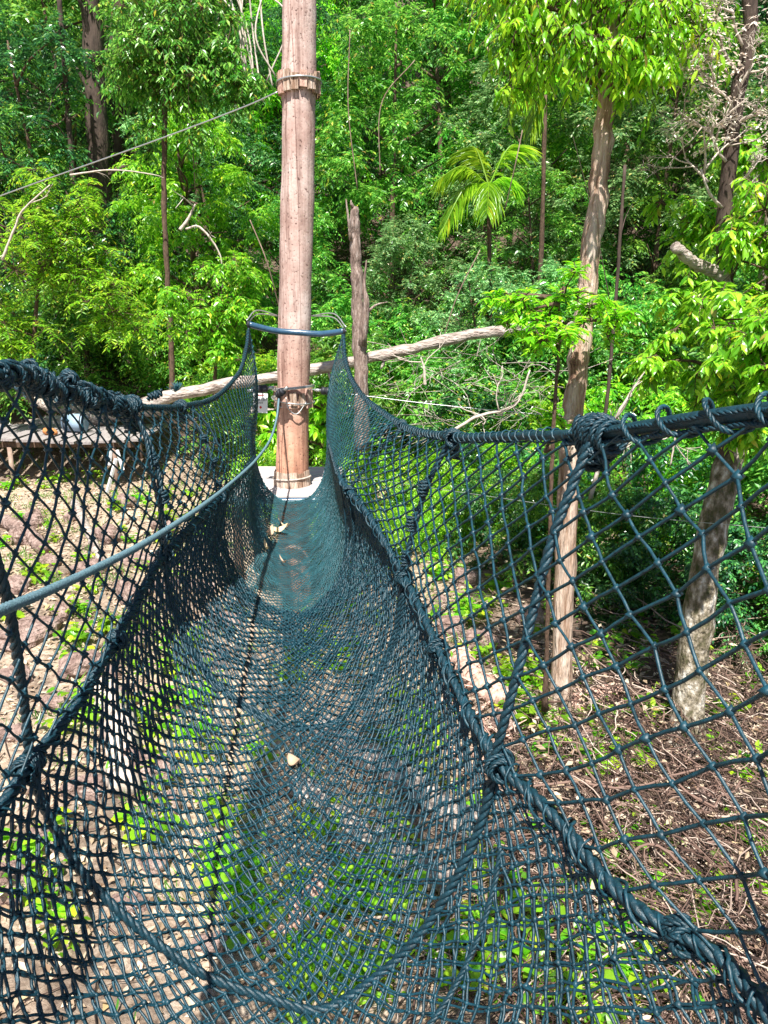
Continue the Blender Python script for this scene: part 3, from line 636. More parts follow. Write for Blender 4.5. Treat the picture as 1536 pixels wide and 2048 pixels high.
# ------------------------------------------------------------------ platform
DZ = CZ - 1.77; cxp = -.95
root = thing('timber_platform', 'pale slatted timber platform around the foot of the pole', 'platform', (cxp, 7.6, gz(cxp, 7.6)))
y = 6.98; k = 0
while y < 8.3:
    mb = MB(); dx = rng.normal(0, .012); mb.box((cxp + dx, y + .044, DZ - .015 + rng.normal(0, .0015)), (1.0, .084, .03), (0, rng.normal(0, .004), rng.normal(0, .004)))
    part(mb, 'plank', M['deck'], root, False); y += .096
for x in (-.42, .42):
    mb = MB(); mb.box((cxp + x, 7.62, DZ - .085), (.06, 1.32, .1)); part(mb, 'beam', M['brown'], root, False)
for x in (-.46, .46):
    for yy in (7.1, 8.15):
        mb = MB(); z0 = gz(cxp + x, yy) - .1; mb.tube(np.array([[cxp + x, yy, z0], [cxp + x, yy, DZ - .14]]), .045, 10); part(mb, 'leg', M['brown'], root)
mb = MB(); mb.tube(smooth_path([[cxp - .48, 6.93, DZ - .02], [cxp, 6.925, DZ - .03], [cxp + .48, 6.93, DZ - .02]], 12), .03, 12); part(mb, 'edge_pipe', M['pipe'], root)

# ------------------------------------------------------------------ sign
sc_ = P(521, 806, 7.3); root = thing('hanging_sign', 'small white sign hanging from the wire left of the pole', 'sign', sc_)
t = MB(); t.box(sc_, (.135, .006, .185), (0, .06, 0)); part(t, 'board', M['white'], root, False)
def text(s, size, c, mat, root, rot=(math.radians(90), 0, 0)):
    cu = bpy.data.curves.new('lettering', 'FONT'); cu.body = s; cu.size = size; cu.align_x = 'CENTER'; cu.align_y = 'CENTER'; cu.extrude = .0006
    cu.materials.append(mat); tmp = bpy.data.objects.new('tmp', cu); SC.collection.objects.link(tmp)
    bpy.context.view_layer.update(); me = bpy.data.meshes.new_from_object(tmp.evaluated_get(bpy.context.evaluated_depsgraph_get()))
    bpy.data.objects.remove(tmp); o = bpy.data.objects.new('lettering', me); SC.collection.objects.link(o)
    o.parent = root; o.location = Vector(c) - root.location; o.rotation_euler = rot
    return o
text('CHICKEN', .027, sc_ + [0, -.0046, .03], M['black'], root); text('EXIT', .027, sc_ + [0, -.0046, .002], M['black'], root)
t = MB(); t.box(sc_ + [0, -.005, .075], (.07, .003, .006)); part(t, 'red_line', M['red'], root, False)
t = MB(); t.box(sc_ + [0, -.005, -.04], (.02, .003, .02), (0, .78, 0)); part(t, 'emblem', M['red'], root, False)
for s in (-1, 1):
    t = MB(); t.tube(np.array([sc_ + [s * .055, 0, .092], sc_ + [s * .055, -.05, .135]]), .002, 5); part(t, 'string', M['wire'], root)

# ------------------------------------------------------------------ wires
def wire(label, pts, r=.006, mat='wire', name='steel_cable', cat='cable', n=40):
    t = MB(); p = smooth_path(pts, n); a = p[0].copy(); t.tube(p, r, 6); t.v = [v - a for v in t.v]
    o = t.build(name, M[mat]); o.location = Vector(a); return tag(o, label, cat)
wire('steel guy cable running from the upper pole ring down to the left edge', [polec(187) + [-.18, -.05, 0], P(480, 217, 7.6), P(300, 285, 8.0), P(0, 392, 8.8), P(-300, 505, 9.6)], .0065)
wire('thin steel wire from the right clamp across the bushes to the right', [P(676, 785, 7.2), P(900, 812, 7.0), P(1200, 838, 6.7), P(1700, 872, 6.3)], .0035)
wire('lower thin white wire crossing behind the right net', [P(690, 950, 7.0), P(960, 990, 6.3), P(1250, 1030, 5.6), P(1536, 1056, 5.0), P(1750, 1075, 4.7)], .0022)
wire('steel wire joining the left clamp to the pole', [P(535, 776, 7.2), P(550, 774, 7.22), polec(776) + [-.16, -.1, 0]], .006)
wire('steel wire joining the right clamp to the pole', [polec(780) + [.16, -.1, 0], P(625, 779, 7.22), P(642, 781, 7.2)], .006)
wire('thin dark wire dropping from the clamp down the pole front', [P(562, 795, 7.17), P(556, 850, 7.2), P(559, 930, 7.25), P(560, 975, 7.25)], .003, 'rubber')
# grey-blue guide rope with laid strands
gp = smooth_path([P(-150, 1285, .85), P(0, 1222, 1.1), P(100, 1180, 1.32), P(200, 1133, 1.62), P(300, 1080, 2.05), P(400, 1015, 2.8), P(460, 968, 3.8), P(510, 922, 5.0), P(540, 880, 6.0), P(553, 838, 6.8), P(558, 795, 7.2)], 200)
t = MB(); rope3(t, gp, .0098, pitch=2.6, k=6, step=.55); t.tube(gp, .0088, 8)
o = t.build('guide_rope', M['guide']); tag(o, 'grey blue laid guide rope sweeping from the lower left up to the pole', 'rope')

# ------------------------------------------------------------------ the net bridge
def pchip(xk, yk, x):
    xk = np.asarray(xk, float); yk = np.asarray(yk, float); h = np.diff(xk); dl = np.diff(yk) / h; m = np.zeros(len(xk))
    for i in range(1, len(xk) - 1):
        if dl[i-1] * dl[i] > 0:
            w1, w2 = 2*h[i] + h[i-1], h[i] + 2*h[i-1]; m[i] = (w1 + w2) / (w1/dl[i-1] + w2/dl[i])
    m[0], m[-1] = dl[0], dl[-1]
    x = np.clip(x, xk[0], xk[-1]); i = np.clip(np.searchsorted(xk, x) - 1, 0, len(xk) - 2); t = (x - xk[i]) / h[i]
    return (2*t**3-3*t**2+1)*yk[i] + (t**3-2*t**2+t)*h[i]*m[i] + (-2*t**3+3*t**2)*yk[i+1] + (t**3-t**2)*h[i]*m[i+1]
def curve_of(world, pix):
    pts = [np.array([x, d, CZ - dr]) for (d, x, dr) in world] + [P(u, v, d) for (u, v, d) in pix]
    pts = np.array(sorted(pts, key=lambda p: p[1])); return lambda t: np.stack([pchip(pts[:, 1], pts[:, 0], t), t, pchip(pts[:, 1], pts[:, 2], t)], -1)
TL = curve_of([(.3, -.82, .12), (1.0, -.86, .12)], [(0, 748, 1.75), (130, 785, 2.35), (255, 812, 3.0), (370, 812, 4.1), (430, 795, 5.0), (474, 752, 5.8), (493, 695, 6.5), (497, 660, 6.8)])
TR = curve_of([(.3, .72, .1), (.9, .66, .14)], [(1536, 822, 1.36), (1400, 838, 1.5), (1200, 866, 1.85), (1040, 872, 2.35), (905, 874, 3.0), (800, 848, 4.1), (745, 810, 5.0), (707, 765, 5.8), (690, 712, 6.5), (687, 670, 6.8)])
ML = curve_of([(.3, -.8, 1.2), (1.1, -.9, 1.2)], [(60, 1530, 1.75), (170, 1390, 2.05), (250, 1250, 2.45), (330, 1110, 3.0), (430, 1005, 3.9), (497, 930, 4.8), (505, 905, 5.8), (508, 880, 6.8)])
MR = curve_of([(.3, .72, 1.2), (1.1, .63, 1.16)], [(1250, 1800, 1.3), (1110, 1635, 1.55), (1000, 1530, 1.75), (900, 1345, 2.2), (815, 1165, 2.95), (740, 1035, 3.6), (680, 955, 4.3), (664, 905, 5.2), (658, 885, 6.0), (655, 872, 6.8)])
bk = np.array([[.3, .0, 1.78], [1.1, -.1, 1.95], [1.75, -.24, 1.95], [2.3, -.31, 1.91], [3.0, -.37, 1.80], [3.6, -.44, 1.77], [4.2, -.51, 1.80], [5.3, -.64, 1.83], [6.2, -.74, 1.80], [6.8, -.82, 1.77]])
BT = lambda t: np.stack([pchip(bk[:, 0], bk[:, 1], t), t, CZ - pchip(bk[:, 0], bk[:, 2], t)], -1)
def side(T_, B_, t, q, bow):
    a, b = T_(t), B_(t); p = a + (b - a) * q[..., None]; p[..., 0] += bow * np.sin(math.pi * q) * .05
    return p
def SL(t, q): return side(TL, ML, t, q, 1)
def SR(t, q): return side(TR, MR, t, q, -1)
def FL(t, w_):
    a, b, m = ML(t), MR(t), BT(t); ph_ = (2 * w_ - 1) * math.pi / 2
    far = np.clip((t - 2.0) / 2.0, 0, 1); p = np.interp(t, [1.8, 3.5, 4.4, 6.8], [1.15, 1.1, 1.0, .8])
    sn, cs_ = np.abs(np.sin(ph_)), np.maximum(np.cos(ph_), 1e-6)
    lift = 1 - cs_ ** p; ww = sn ** p
    bulge = .30 * np.clip((t - 2.8) / 1.3, 0, 1) * np.clip((6.8 - t) / 1.5, 0, 1)
    ww = ww * (1 + bulge * np.sin(np.abs(ph_) * 2) ** 1.0)
    edge = np.where((ph_ < 0)[..., None], a, b)
    x = m[..., 0] + ww * (edge[..., 0] - m[..., 0]); z = m[..., 2] + lift * (edge[..., 2] - m[..., 2])
    ripple = .012 * np.sin(t * 9 + w_ * 14) + .008 * np.sin(t * 23 - w_ * 31)
    return np.stack([x, t + 0 * x, z + ripple * (1 - lift) * np.where(t > 4, .5, 1)], -1)

def lattice(fn, t0, t1, H, v1, v2, r, jit=.004, knot=None, k=4, phase=(0, 0), off=0.0, mask=None):
    """diamond netting on the sheet fn(t, q), q = s/H; v1, v2 = the two twine directions in (t, s)"""
    v1 = np.array(v1); v2 = np.array(v2); Mx = np.array([v1, v2]).T; inv = np.linalg.inv(Mx)
    cor = np.array([inv @ np.array([a, b]) for a in (t0, t1) for b in (0, H)])
    i0, j0 = np.floor(cor.min(0)).astype(int) - 2; i1, j1 = np.ceil(cor.max(0)).astype(int) + 2
    I, J = np.meshgrid(np.arange(i0, i1), np.arange(j0, j1), indexing='ij')
    TT = (I + phase[0]) * v1[0] + (J + phase[1]) * v2[0]; SS = (I + phase[0]) * v1[1] + (J + phase[1]) * v2[1]
    TT = TT + rng.normal(0, jit, TT.shape); SS = SS + rng.normal(0, jit, SS.shape)
    inside = (TT >= t0) & (TT <= t1) & (SS >= 0) & (SS <= H)
    if mask is not None: inside &= mask(TT, SS / H)
    Tc = np.clip(TT, t0, t1); Sc = np.clip(SS, 0, H)
    Pn = fn(Tc, Sc / H); Pn = Pn + rng.normal(0, jit * .5, Pn.shape); Pn[..., 2] += off
    A, B = [], []
    for (da, db) in ((1, 0), (0, 1)):
        a = (slice(0, -1), slice(None)) if da else (slice(None), slice(0, -1)); b = (slice(1, None), slice(None)) if da else (slice(None), slice(1, None))
        m = (inside[a] | inside[b]) if mask is None else (inside[a] & inside[b]); A.append(Pn[a][m]); B.append(Pn[b][m])
    mb = MB(); A = np.concatenate(A); B = np.concatenate(B)
    mid = (A + B) / 2 + rng.normal(0, jit * .35, A.shape)
    if k >= 4 and r > .0015: mb.segs(A, mid, r, k); mb.segs(mid, B, r, k)
    else: mb.segs(A, B, r, k)
    if knot: mb.blobs(Pn[inside], knot)
    return mb
root = thing('net_bridge', 'dark teal rope net bridge hanging from the camera to the far platform', 'net bridge', (0, .4, CZ - 1.9))
BR = root
M_T1 = 4.25
mb = lattice(SL, .35, M_T1, .85, (-.070, .042), (.074, .058), .0041, .004, .0115); part(mb, 'side_net', M['twine'], root)
mb = lattice(SR, .35, M_T1, .85, (-.070, .042), (.074, .058), .0041, .004, .0115); part(mb, 'side_net', M['twine'], root)
for ly in range(2):
    mb = lattice(FL, .35, M_T1, 2.0, (.028, .028), (-.028, .028), .0038, .0045, .0085, phase=(.10 * ly, .22 * ly), off=.008 * ly); part(mb, 'floor_net', M['twine'], root)
mb = lattice(SL, M_T1, 6.8, .6, (-.040, .026), (.052, .040), .0029, .0015, .0058, k=3); part(mb, 'far_side_net', M['twine'], root)
mb = lattice(SR, M_T1, 6.8, .6, (-.036, .024), (.044, .034), .0036, .0015, .0062, k=3); part(mb, 'far_side_net', M['fine'], root)
for ly in range(1):
    mb = lattice(FL, 2.9, 6.8, 1.7, (.0205, .0205), (-.0205, .0205), .0035, .0022, .0062, mask=lambda a_, q_: a_ > 4.22 - np.where(q_ < .5, .55, 1.1) * np.abs(2 * q_ - 1) ** 1.4, k=3, phase=(.4 * ly, .2 * ly), off=.006 * ly); part(mb, 'fine_floor_net', M['fine'], root)

# edge ropes
tt = lambda a, b, n=120: np.linspace(a, b, n)
mb = MB(); rope3(mb, TL(tt(.35, 3.1)), .016); part(mb, 'top_rope', M['rope'], root)
mb = MB(); mb.tube(TL(tt(3.1, 6.8)), .012, 8)
pth = TL(tt(3.1, 6.8, 160)); mb.tube(coil(pth, .015, .05, .1, 0, 8), .0028, 4); part(mb, 'top_rope', M['rope'], root)
mb = MB(); q_ = TR(tt(.35, 6.8, 200)); mb.tube(q_, np.interp(q_[:, 1], [.3, 2.2, 6.8], [.021, .014, .011]), 12); part(mb, 'top_rope', M['pipe'] if False else M['rope'], root)
for s in range(4):                                 # loose strands running beside the top rope
    a = s * 1.5 + 2.6; pth = TR(tt(.35, 2.0, 90)) + np.stack([np.full(90, math.cos(a) * .019), np.zeros(90), np.full(90, math.sin(a) * .019 - .008)], 1) + rng.normal(0, .0012, (90, 3))
    mb = MB(); rope3(mb, pth, .0062, k=4); part(mb, 'strand', M['rope'], root)
mb = MB(); mb.tube(coil(TR(tt(1.95, 6.8, 200)), .0175, .055, .12, 0, 9), .0033, 4); part(mb, 'edge_lacing', M['twine'], root)
mb = MB(); rope3(mb, coil(TR(tt(.4, 1.75, 90)), .033, .13, .1, 1.0, 24), .006, k=4); part(mb, 'edge_lacing', M['twine'], root)
# middle ropes
for C_, a in ((ML, 6.6), (MR, 6.2)):
    mb = MB(); pth = C_(tt(.4, 4.3, 200)) + np.array([0, 0, .004]); rope3(mb, pth, .0165); part(mb, 'middle_rope', M['rope'], root)
    mb = MB(); pth = C_(tt(4.3, a, 120)) + np.array([0, 0, .003]); mb.tube(pth, .009, 6); mb.tube(coil(pth, .011, .04, .3, 0, 8), .003, 4); part(mb, 'middle_rope', M['rope'], root)
    mb = MB(); mb.tube(coil(C_(tt(.5, 4.3, 200)), .022, .075, .35, 2, 12), .0033, 4); mb.tube(coil(C_(tt(.5, 4.3, 200)), .020, .21, .5, 4, 22), .0045, 4); part(mb, 'edge_lacing', M['twine'], root)
# hoops
def hoop(t, R, side_l=True, side_r=True, lean=0.0, three=True, out=.012, tl=0.0, tr=0.0):
    q = np.linspace(0, 1, 30); pts = []
    def tt_(z): return np.full_like(z, t)
    if side_l: pts.append(SL(tt_(q) + tl * (1 - q) ** 1.5, q))
    pts.append(FL(tt_(q), np.linspace(0, 1, 30))[1:-1])
    if side_r: pts.append(SR(tt_(q) + tr * q ** 1.5, q[::-1]))
    p = np.concatenate(pts); n = len(p)
    p = p + np.stack([.014 * np.sin(np.linspace(0, 17, n)), lean * np.sin(np.linspace(0, math.pi, n)) + .012 * np.sin(np.linspace(0, 23, n)), -out + .006 * np.sin(np.linspace(0, 31, n))], 1)
    p = smooth_path(p, n * 2); mb = MB()
    if three: rope3(mb, p, R)
    else: mb.tube(p, R, 6)
    return part(mb, 'hoop_rope', M['rope'], root)
hoop(1.75, .0135, tl=-.42, tr=.1, out=-.010); hoop(3.0, .0125); hoop(.85, .0125)
hoop(2.97, .009, True, False, out=-.006); hoop(4.0, .008); hoop(4.23, .005, three=False)
# knots: tight wraps plus loose turns
def knot(c, axis, R, turns, r=.007, loops=2, nm='knot'):
    c = np.array(c); axis = norm(np.array(axis, float)); L = turns * r * 2.1
    mb = MB(); pth = np.array([c + axis * (x - .5) * L for x in np.linspace(0, 1, 10)])
    rope3(mb, coil(pth, R, r * 2.2, .18, 0, 16), r, k=4)
    for _ in range(loops):
        u_ = norm(rng.normal(0, 1, 3)); w_ = norm(np.cross(u_, axis + .3)); a = np.linspace(0, 5.6, 22); rr_ = R * rng.uniform(.9, 1.35)
        rope3(mb, c + u_ * (np.cos(a) * rr_)[:, None] + w_ * (np.sin(a) * rr_)[:, None] + axis * (np.linspace(-.5, .5, 22) * R)[:, None], r, k=4)
    return part(mb, nm, M['rope'], root)
kr = TR(np.array([1.85]))[0]
knot(kr + [0, 0, .0], (-.4, 1, .1), .032, 7, .0075, 5); knot(kr + [-.005, 0, -.055], (.2, .2, 1), .030, 4, .0075, 3); knot(kr + [-.0, .02, -.03], (.5, 1, 0), .04, 3, .0075, 3)
kb = TR(np.array([3.0]))[0]; knot(kb, (0, 1, 0), .026, 7, .007, 3); knot(kb + [0, 0, -.05], (0, .1, 1), .022, 5, .007, 2)
knot(TR(np.array([4.05]))[0], (0, 1, 0), .02, 6, .006, 2)
kl = TL(np.array([4.0]))[0]; knot(kl, (0, 1, 0), .024, 6, .0065, 3); knot(kl + [0, 0, -.06], (.1, .1, 1), .02, 4, .006, 1)
kl = TL(np.array([3.0]))[0]; knot(kl, (0, 1, 0), .03, 8, .008, 4); knot(kl + [0, .02, -.07], (.05, .05, 1), .026, 6, .007, 2); knot(kl + [.08, .1, .03], (1, .4, .3), .012, 5, .006, 1)
for q in (.35, .6, .85):
    knot(SL(np.array([3.0]), np.array([q]))[0], (.1, .0, -1), .02, 5, .006, 2)
    knot(SR(np.array([3.0]), np.array([q]))[0], (-.1, .0, -1), .018, 5, .006, 1)
    knot(SL(np.array([4.0]), np.array([q]))[0], (-.1, .0, -1), .016, 4, .005, 1)
for t_ in (1.75, 3.0, 4.0, 2.35, 1.2):
    for C_ in (ML, MR): knot(C_(np.array([t_]))[0], (0, 1, 0), .026, 5 if t_ in (1.75, 3.0) else 3, .007, 3)
# frayed end at the left knot
mb = MB(); e0 = TL(np.array([3.15]))[0] + [.13, .1, .05]
for _ in range(60):
    d_ = norm(np.array([.4, 0, 1.]) + rng.normal(0, .45, 3)); mb.tube(smooth_path([e0, e0 + d_ * .02, e0 + d_ * rng.uniform(.03, .05)], 4), .0011, 3)
part(mb, 'frayed_end', M['fine'], root)
# the left top rope is buried in untidy lashings
for s in range(3):
    mb = MB(); a0 = 1.3 + .12 * s; pth = TL(tt(a0, 3.05 - .04 * s, 70)) + np.stack([np.zeros(70), np.zeros(70), .014 * np.sin(np.linspace(0, 9 + s, 70))], 1)
    rope3(mb, coil(pth, .020 + .004 * s, .07 + .06 * s, .7, s, 18), .0058 + .0006 * (s % 3), k=4); part(mb, 'lashing', M['rope'], root)
for t_ in (1.5, 1.65, 1.78, 1.87, 1.95, 2.03, 2.1, 2.2, 2.3, 2.36, 2.42, 2.52, 2.62, 2.7, 2.8, 2.9):
    knot(TL(np.array([t_]))[0] + rng.normal(0, .014, 3) + [0, 0, .01], (rng.normal(0, .9), 1, rng.normal(0, .9)), .015 + .014 * rng.random(), rng.integers(3, 7), .0065, 4, 'lashing')
# second drop rope hanging off the left top rope
mb = MB(); a = TL(np.array([2.72]))[0]; rope3(mb, smooth_path([a, a + [.0, .02, -.1], a + [.03, .12, -.2], SL(np.array([2.95]), np.array([.45]))[0]], 30), .009); part(mb, 'drop_rope', M['rope'], root)
# end rope of the net, and the seam gathers
mb = MB(); q = np.linspace(0, 1, 24); te = np.full(24, 6.8)
ep = np.concatenate([SL(te, q), FL(te, np.linspace(0, 1, 24))[1:-1], SR(te, q[::-1])]); mb.tube(ep, .009, 6); mb.tube(coil(ep, .011, .05, .3, 0, 8), .003, 4); part(mb, 'end_rope', M['fine'], root)
mb = MB(); A = FL(np.full(70, 4.22), np.linspace(.2, .8, 70)); B = FL(np.full(70, 4.22) - rng.uniform(.06, .16, 70), np.linspace(.16, .84, 70) + rng.normal(0, .015, 70)); mb.segs(A, B + [0, 0, .01], .0022, 4); part(mb, 'seam_ties', M['fine'], root)
# spare turns of rope lying across the floor net
for (w0, w1, ta, tb_) in [(.62, .9, 1.5, 1.68)]:
    mb = MB(); q = np.linspace(0, 1, 40); rope3(mb, smooth_path(FL(ta + (tb_ - ta) * q, w0 + (w1 - w0) * q) + [0, 0, .012], 40), .008); part(mb, 'loose_rope', M['rope'], root)

# spreader bar, its hangers
A_ = TL(np.array([6.8]))[0] + [-.005, .05, .045]; B_ = TR(np.array([6.8]))[0] + [.005, .05, .03]
bar = thing('spreader_bar', 'curved dark blue pipe spreading the net ends before the pole', 'bar', (A_ + B_) / 2)
mid = (A_ + B_) / 2 + np.array([0, .12, -.045]); p = smooth_path([A_, (A_ + mid) / 2 + [-.0, .03, -.018], mid, (B_ + mid) / 2 + [0, .03, -.018], B_], 40)
t = MB(); t.tube(p, .027, 14); part(t, 'pipe', M['pipe'], bar)
for e, s in ((A_, -1), (B_, 1)):
    t = MB(); t.tube(np.array([e + [-.012 * s, 0, 0], e + [.012 * s, 0, 0]]), .031, 14); part(t, 'end_cap', M['rubber'], bar)
    c = polec(632) + [s * .15, .0, 0]
    for dz in (0, .035):
        t = MB(); t.tube(smooth_path([e + [s * .015, 0, dz], (e + c) / 2 + [s * .06, 0, .05 + dz], c], 14), .006, 6); part(t, 'hanger_wire', M['wire'], bar)
    t = MB(); t.tube(np.array([e, e + [0, -.03, -.07], e + [.0, -.05, -.14]]), .008, 6); rope3(t, coil(np.array([e + [0, -.03, -.08], e + [0, -.05, -.2]]), .013, .02, .3, 0, 12), .005, k=4); part(t, 'hanger_rope', M['rope'], bar)

# dead leaves lying in the net
def fallen(label, u, v, d, L, ang, w_=.38):
    for _ in range(30):   # slide to the netting under this sight line
        p = P(u, v, d); ml, mr = ML(np.array([d]))[0], MR(np.array([d]))[0]
        qs = np.linspace(0, 1, 120); f = FL(np.full(120, d), qs); i = int(np.argmin(np.abs(f[:, 0] - p[0]))); zz = f[i, 2]
        if p[2] > zz + .004: d += .02
        else: break
    p = np.array([p[0], d, zz + .025]); mb = MB(); ax = np.array([math.cos(ang), math.sin(ang), .15])
    n = 9; s = np.linspace(-1, 1, n); wv = (1 - s ** 2) ** .7 * w_ * L * .5; sd = np.array([-math.sin(ang), math.cos(ang), 0.5]); sd /= np.linalg.norm(sd)
    c = ax * s[:, None] * L * .5 + np.array([0, 0, 1.]) * (.28 * L * s ** 2)[:, None]
    l = c + sd * wv[:, None] + [0, 0, .012]; r = c - sd * wv[:, None] + [0, 0, .012]; v_ = np.concatenate([l, c, r], 0); i = np.arange(n - 1)
    q = np.concatenate([np.stack([i, i + 1, i + 1 + n, i + n], 1), np.stack([i + n, i + 1 + n, i + 1 + 2 * n, i + 2 * n], 1)])
    mb.add(v_, q); o = mb.build('fallen_leaf', M['dryleaf']); o.location = Vector([float(a) for a in p]); tag(o, label, 'leaf')
fallen('large curled tan leaf resting on the coarse floor net near the camera', 588, 1540, 2.2, .085, -.9, .5)
fallen('long narrow tan leaf lying mid way down the fine net', 533, 1103, 4.5, .13, 1.9, .2)
fallen('small tan leaf right of the long narrow leaf in the fine net', 564, 1093, 4.5, .10, 2.2, .2)
fallen('upright pointed tan leaf at the far end of the fine net', 538, 1030, 5.0, .13, 1.4, .4)
fallen('folded pale leaf beside the pointed leaf near the platform edge', 556, 1024, 5.2, .14, .2, .4)
fallen('slim brown leaf closest to the platform edge', 566, 1012, 5.4, .14, 2.4, .2)

# ------------------------------------------------------------------ walkway on the left
wz = CZ - 2.0
root = thing('slatted_walkway', 'low grey slatted timber walkway on legs at the left', 'walkway', (-5.0, 11.9, gz(-5, 11.9)))
x = -8.0
while x < -3.75:
    mb = MB(); mb.box((x + .11, 11.9 + .05 * math.sin(x * 3), wz + rng.normal(0, .006)), (.2, 1.55, .035), (rng.normal(0, .006), rng.normal(0, .012), rng.normal(0, .012))); part(mb, 'slat', M['bench'], root, False); x += .235
for y_ in (11.3, 12.5):
    mb = MB(); mb.box((-5.85, y_, wz - .07), (4.3, .07, .08)); part(mb, 'beam', M['brown'], root, False)
for x_ in (-7.4, -5.55, -4.0):
    for y_ in (11.25, 12.5):
        z0 = gz(x_, y_) - .1; mb = MB(); mb.tube(np.array([[x_, y_, z0], [x_, y_, wz - .1]]), .035, 8); part(mb, 'leg', M['vine'], root)
bx = P(152, 866, 11.9); bx[2] = wz + .16
root = thing('metal_drum', 'blue grey metal drum lying on its side on the walkway', 'drum', bx)
t = MB(); t.tube(np.array([bx + [-.16, .03, 0], bx + [-.155, .03, 0], bx + [.155, -.02, 0], bx + [.16, -.02, 0]]), [.13, .14, .14, .13], 20); part(t, 'shell', M['metal'], root)
t = MB(); t.tube(np.array([bx + [-.15, .03, 0], bx + [-.13, .03, 0]]), .146, 20); t.tube(np.array([bx + [.12, -.02, 0], bx + [.14, -.02, 0]]), .146, 20); part(t, 'rim', M['rubber'], root)
ox = bx + [-.24, -.35, -.1]; t = MB()
t.tube(smooth_path([ox + [-.11, 0, 0], ox + [-.05, 0, .03], ox + [.03, .01, .02], ox + [.1, 0, -.01]], 10), np.array([.02, .05, .06, .055, .05, .05, .055, .05, .035, .015]), 9, rough=.25)
t.v = [v - ox for v in t.v]; o = t.build('orange_bundle', M['orange']); o.location = Vector(ox); tag(o, 'rusty orange bundle lying beside the drum on the walkway', 'bundle')
# white crossed stakes
a = P(216, 985, 8.6); root = thing('white_stake', 'white leaning stakes standing below the walkway end', 'stake', a)
for (u0, v0, u1, v1) in [(214, 985, 232, 918), (246, 940, 234, 900), (218, 930, 222, 898)]:
    a, b = P(u0, v0, 8.6), P(u1, v1, 8.6); t = MB(); t.tube(np.array([a, b]), .02, 4); part(t, 'strip', M['white'], root, False)

# ------------------------------------------------------------------ stones, logs and litter under the net
def stone(label, x, y, sx, sy, sz, group=None, rz=None):
    n1, n2 = 14, 9; th = np.linspace(0, 2 * math.pi, n1, endpoint=False); phv = np.linspace(.12, math.pi - .12, n2)
    A, B = np.meshgrid(th, phv); d = np.stack([np.cos(A) * np.sin(B), np.sin(A) * np.sin(B), np.cos(B)], -1)
    d = np.sign(d) * np.abs(d) ** .7
    f = 1 + .12 * np.sin(A * 2 + rng.random() * 6) * np.sin(B * 2) + .10 * np.sin(A * 3 + rng.random() * 6 + B * 2) + rng.normal(0, .06, A.shape)
    v = d * f[..., None] * np.array([sx, sy, sz]) * .5; c = math.cos(rz or rng.random() * 3); s = math.sin(rz or rng.random() * 3)
    idx = np.arange(n1 * n2).reshape(n2, n1); q = np.stack([idx[:-1], np.roll(idx[:-1], -1, 1), np.roll(idx[1:], -1, 1), idx[1:]], -1).reshape(-1, 4)
    mb = MB(); v = v.reshape(-1, 3); ang = rz if rz is not None else rng.random() * 3
    R_ = np.array([[math.cos(ang), -math.sin(ang), 0], [math.sin(ang), math.cos(ang), 0], [0, 0, 1]]); v = v @ R_.T
    v = np.vstack([v, [0, 0, sz * .49], [0, 0, -sz * .49]]); t1 = len(v) - 2; tris = [[t1, (i + 1) % n1, i] for i in range(n1)] + [[t1 + 1, (n2-1)*n1 + i, (n2-1)*n1 + (i+1) % n1] for i in range(n1)]
    mb.add(v, q, np.array(tris)[:, ::-1]); o = mb.build('stone', M['stone'], smooth=False); o.location = (x, y, gz(x, y) + sz * .25); tag(o, label, 'stone', group)
def onground(u, v):
    d = 2.0
    while d < 20:
        p = P(u, v, d)
        if p[2] < gz(p[0], p[1]): break
        d += .03
    return p
GS = 'stones lying on the sandy ground at the left'
for k, (u, v, wpx, hpx) in enumerate([(165, 1345, 100, 60), (60, 1275, 150, 45), (290, 1290, 60, 40), (285, 1130, 90, 35), (70, 1050, 60, 40), (215, 1080, 70, 40), (260, 1200, 80, 60), (230, 1420, 90, 60), (180, 1150, 70, 40), (40, 1085, 60, 40), (330, 1060, 60, 30),
        (900, 1270, 60, 40), (960, 1300, 70, 40), (880, 1220, 50, 30), (1010, 1460, 60, 40), (1060, 1250, 60, 40), (1160, 1500, 70, 50), (1240, 1560, 60, 40), (930, 1170, 50, 30), (1120, 1700, 80, 50), (1420, 1620, 80, 50),
        (130, 1230, 60, 40), (30, 1180, 70, 40), (220, 1350, 60, 40), (120, 1420, 80, 50), (30, 1360, 80, 40), (330, 1180, 60, 40), (150, 1040, 50, 30), (250, 1010, 60, 30), (100, 1130, 50, 30), (380, 1420, 60, 40), (340, 1620, 70, 50), (90, 1700, 90, 60), (260, 1820, 80, 50), (420, 1900, 80, 50), (20, 1480, 70, 40),
        (290, 1560, 140, 90), (170, 1590, 90, 60), (20, 1800, 90, 130), (240, 1480, 80, 50), (420, 1330, 80, 40), (450, 1250, 70, 40), (400, 1180, 60, 30), (600, 1850, 70, 90), (310, 1740, 70, 40)]):
    p = onground(u, v); s = p[1] / F * 1.04; rt = u > 800; stone('brown stone in the dry litter right of the net' if rt else 'rounded brown stone among the sprouts on the sandy ground', p[0], p[1], wpx * s, wpx * s * .6, max(.1, hpx * s * .9) * (1.5 if rt else 1), 'stones in the litter right of the net' if rt else GS, rng.normal(0, .5))
def ground_log(label, u0, v0, u1, v1, r, mat='grey', lift=.6, **kw):
    a, b = onground(u0, v0), onground(u1, v1); a[2] = gz(a[0], a[1]) + r * lift; b[2] = gz(b[0], b[1]) + r * lift
    m = (a + b) / 2 + rng.normal(0, .03, 3); m[2] = max(m[2], gz(m[0], m[1]) + r * lift); return log_thing(label, [a, m, b], r, r * .85, mat, **kw)
ground_log('bleached grey log under the floor net, the upper of two', 640, 1470, 960, 1690, .10)
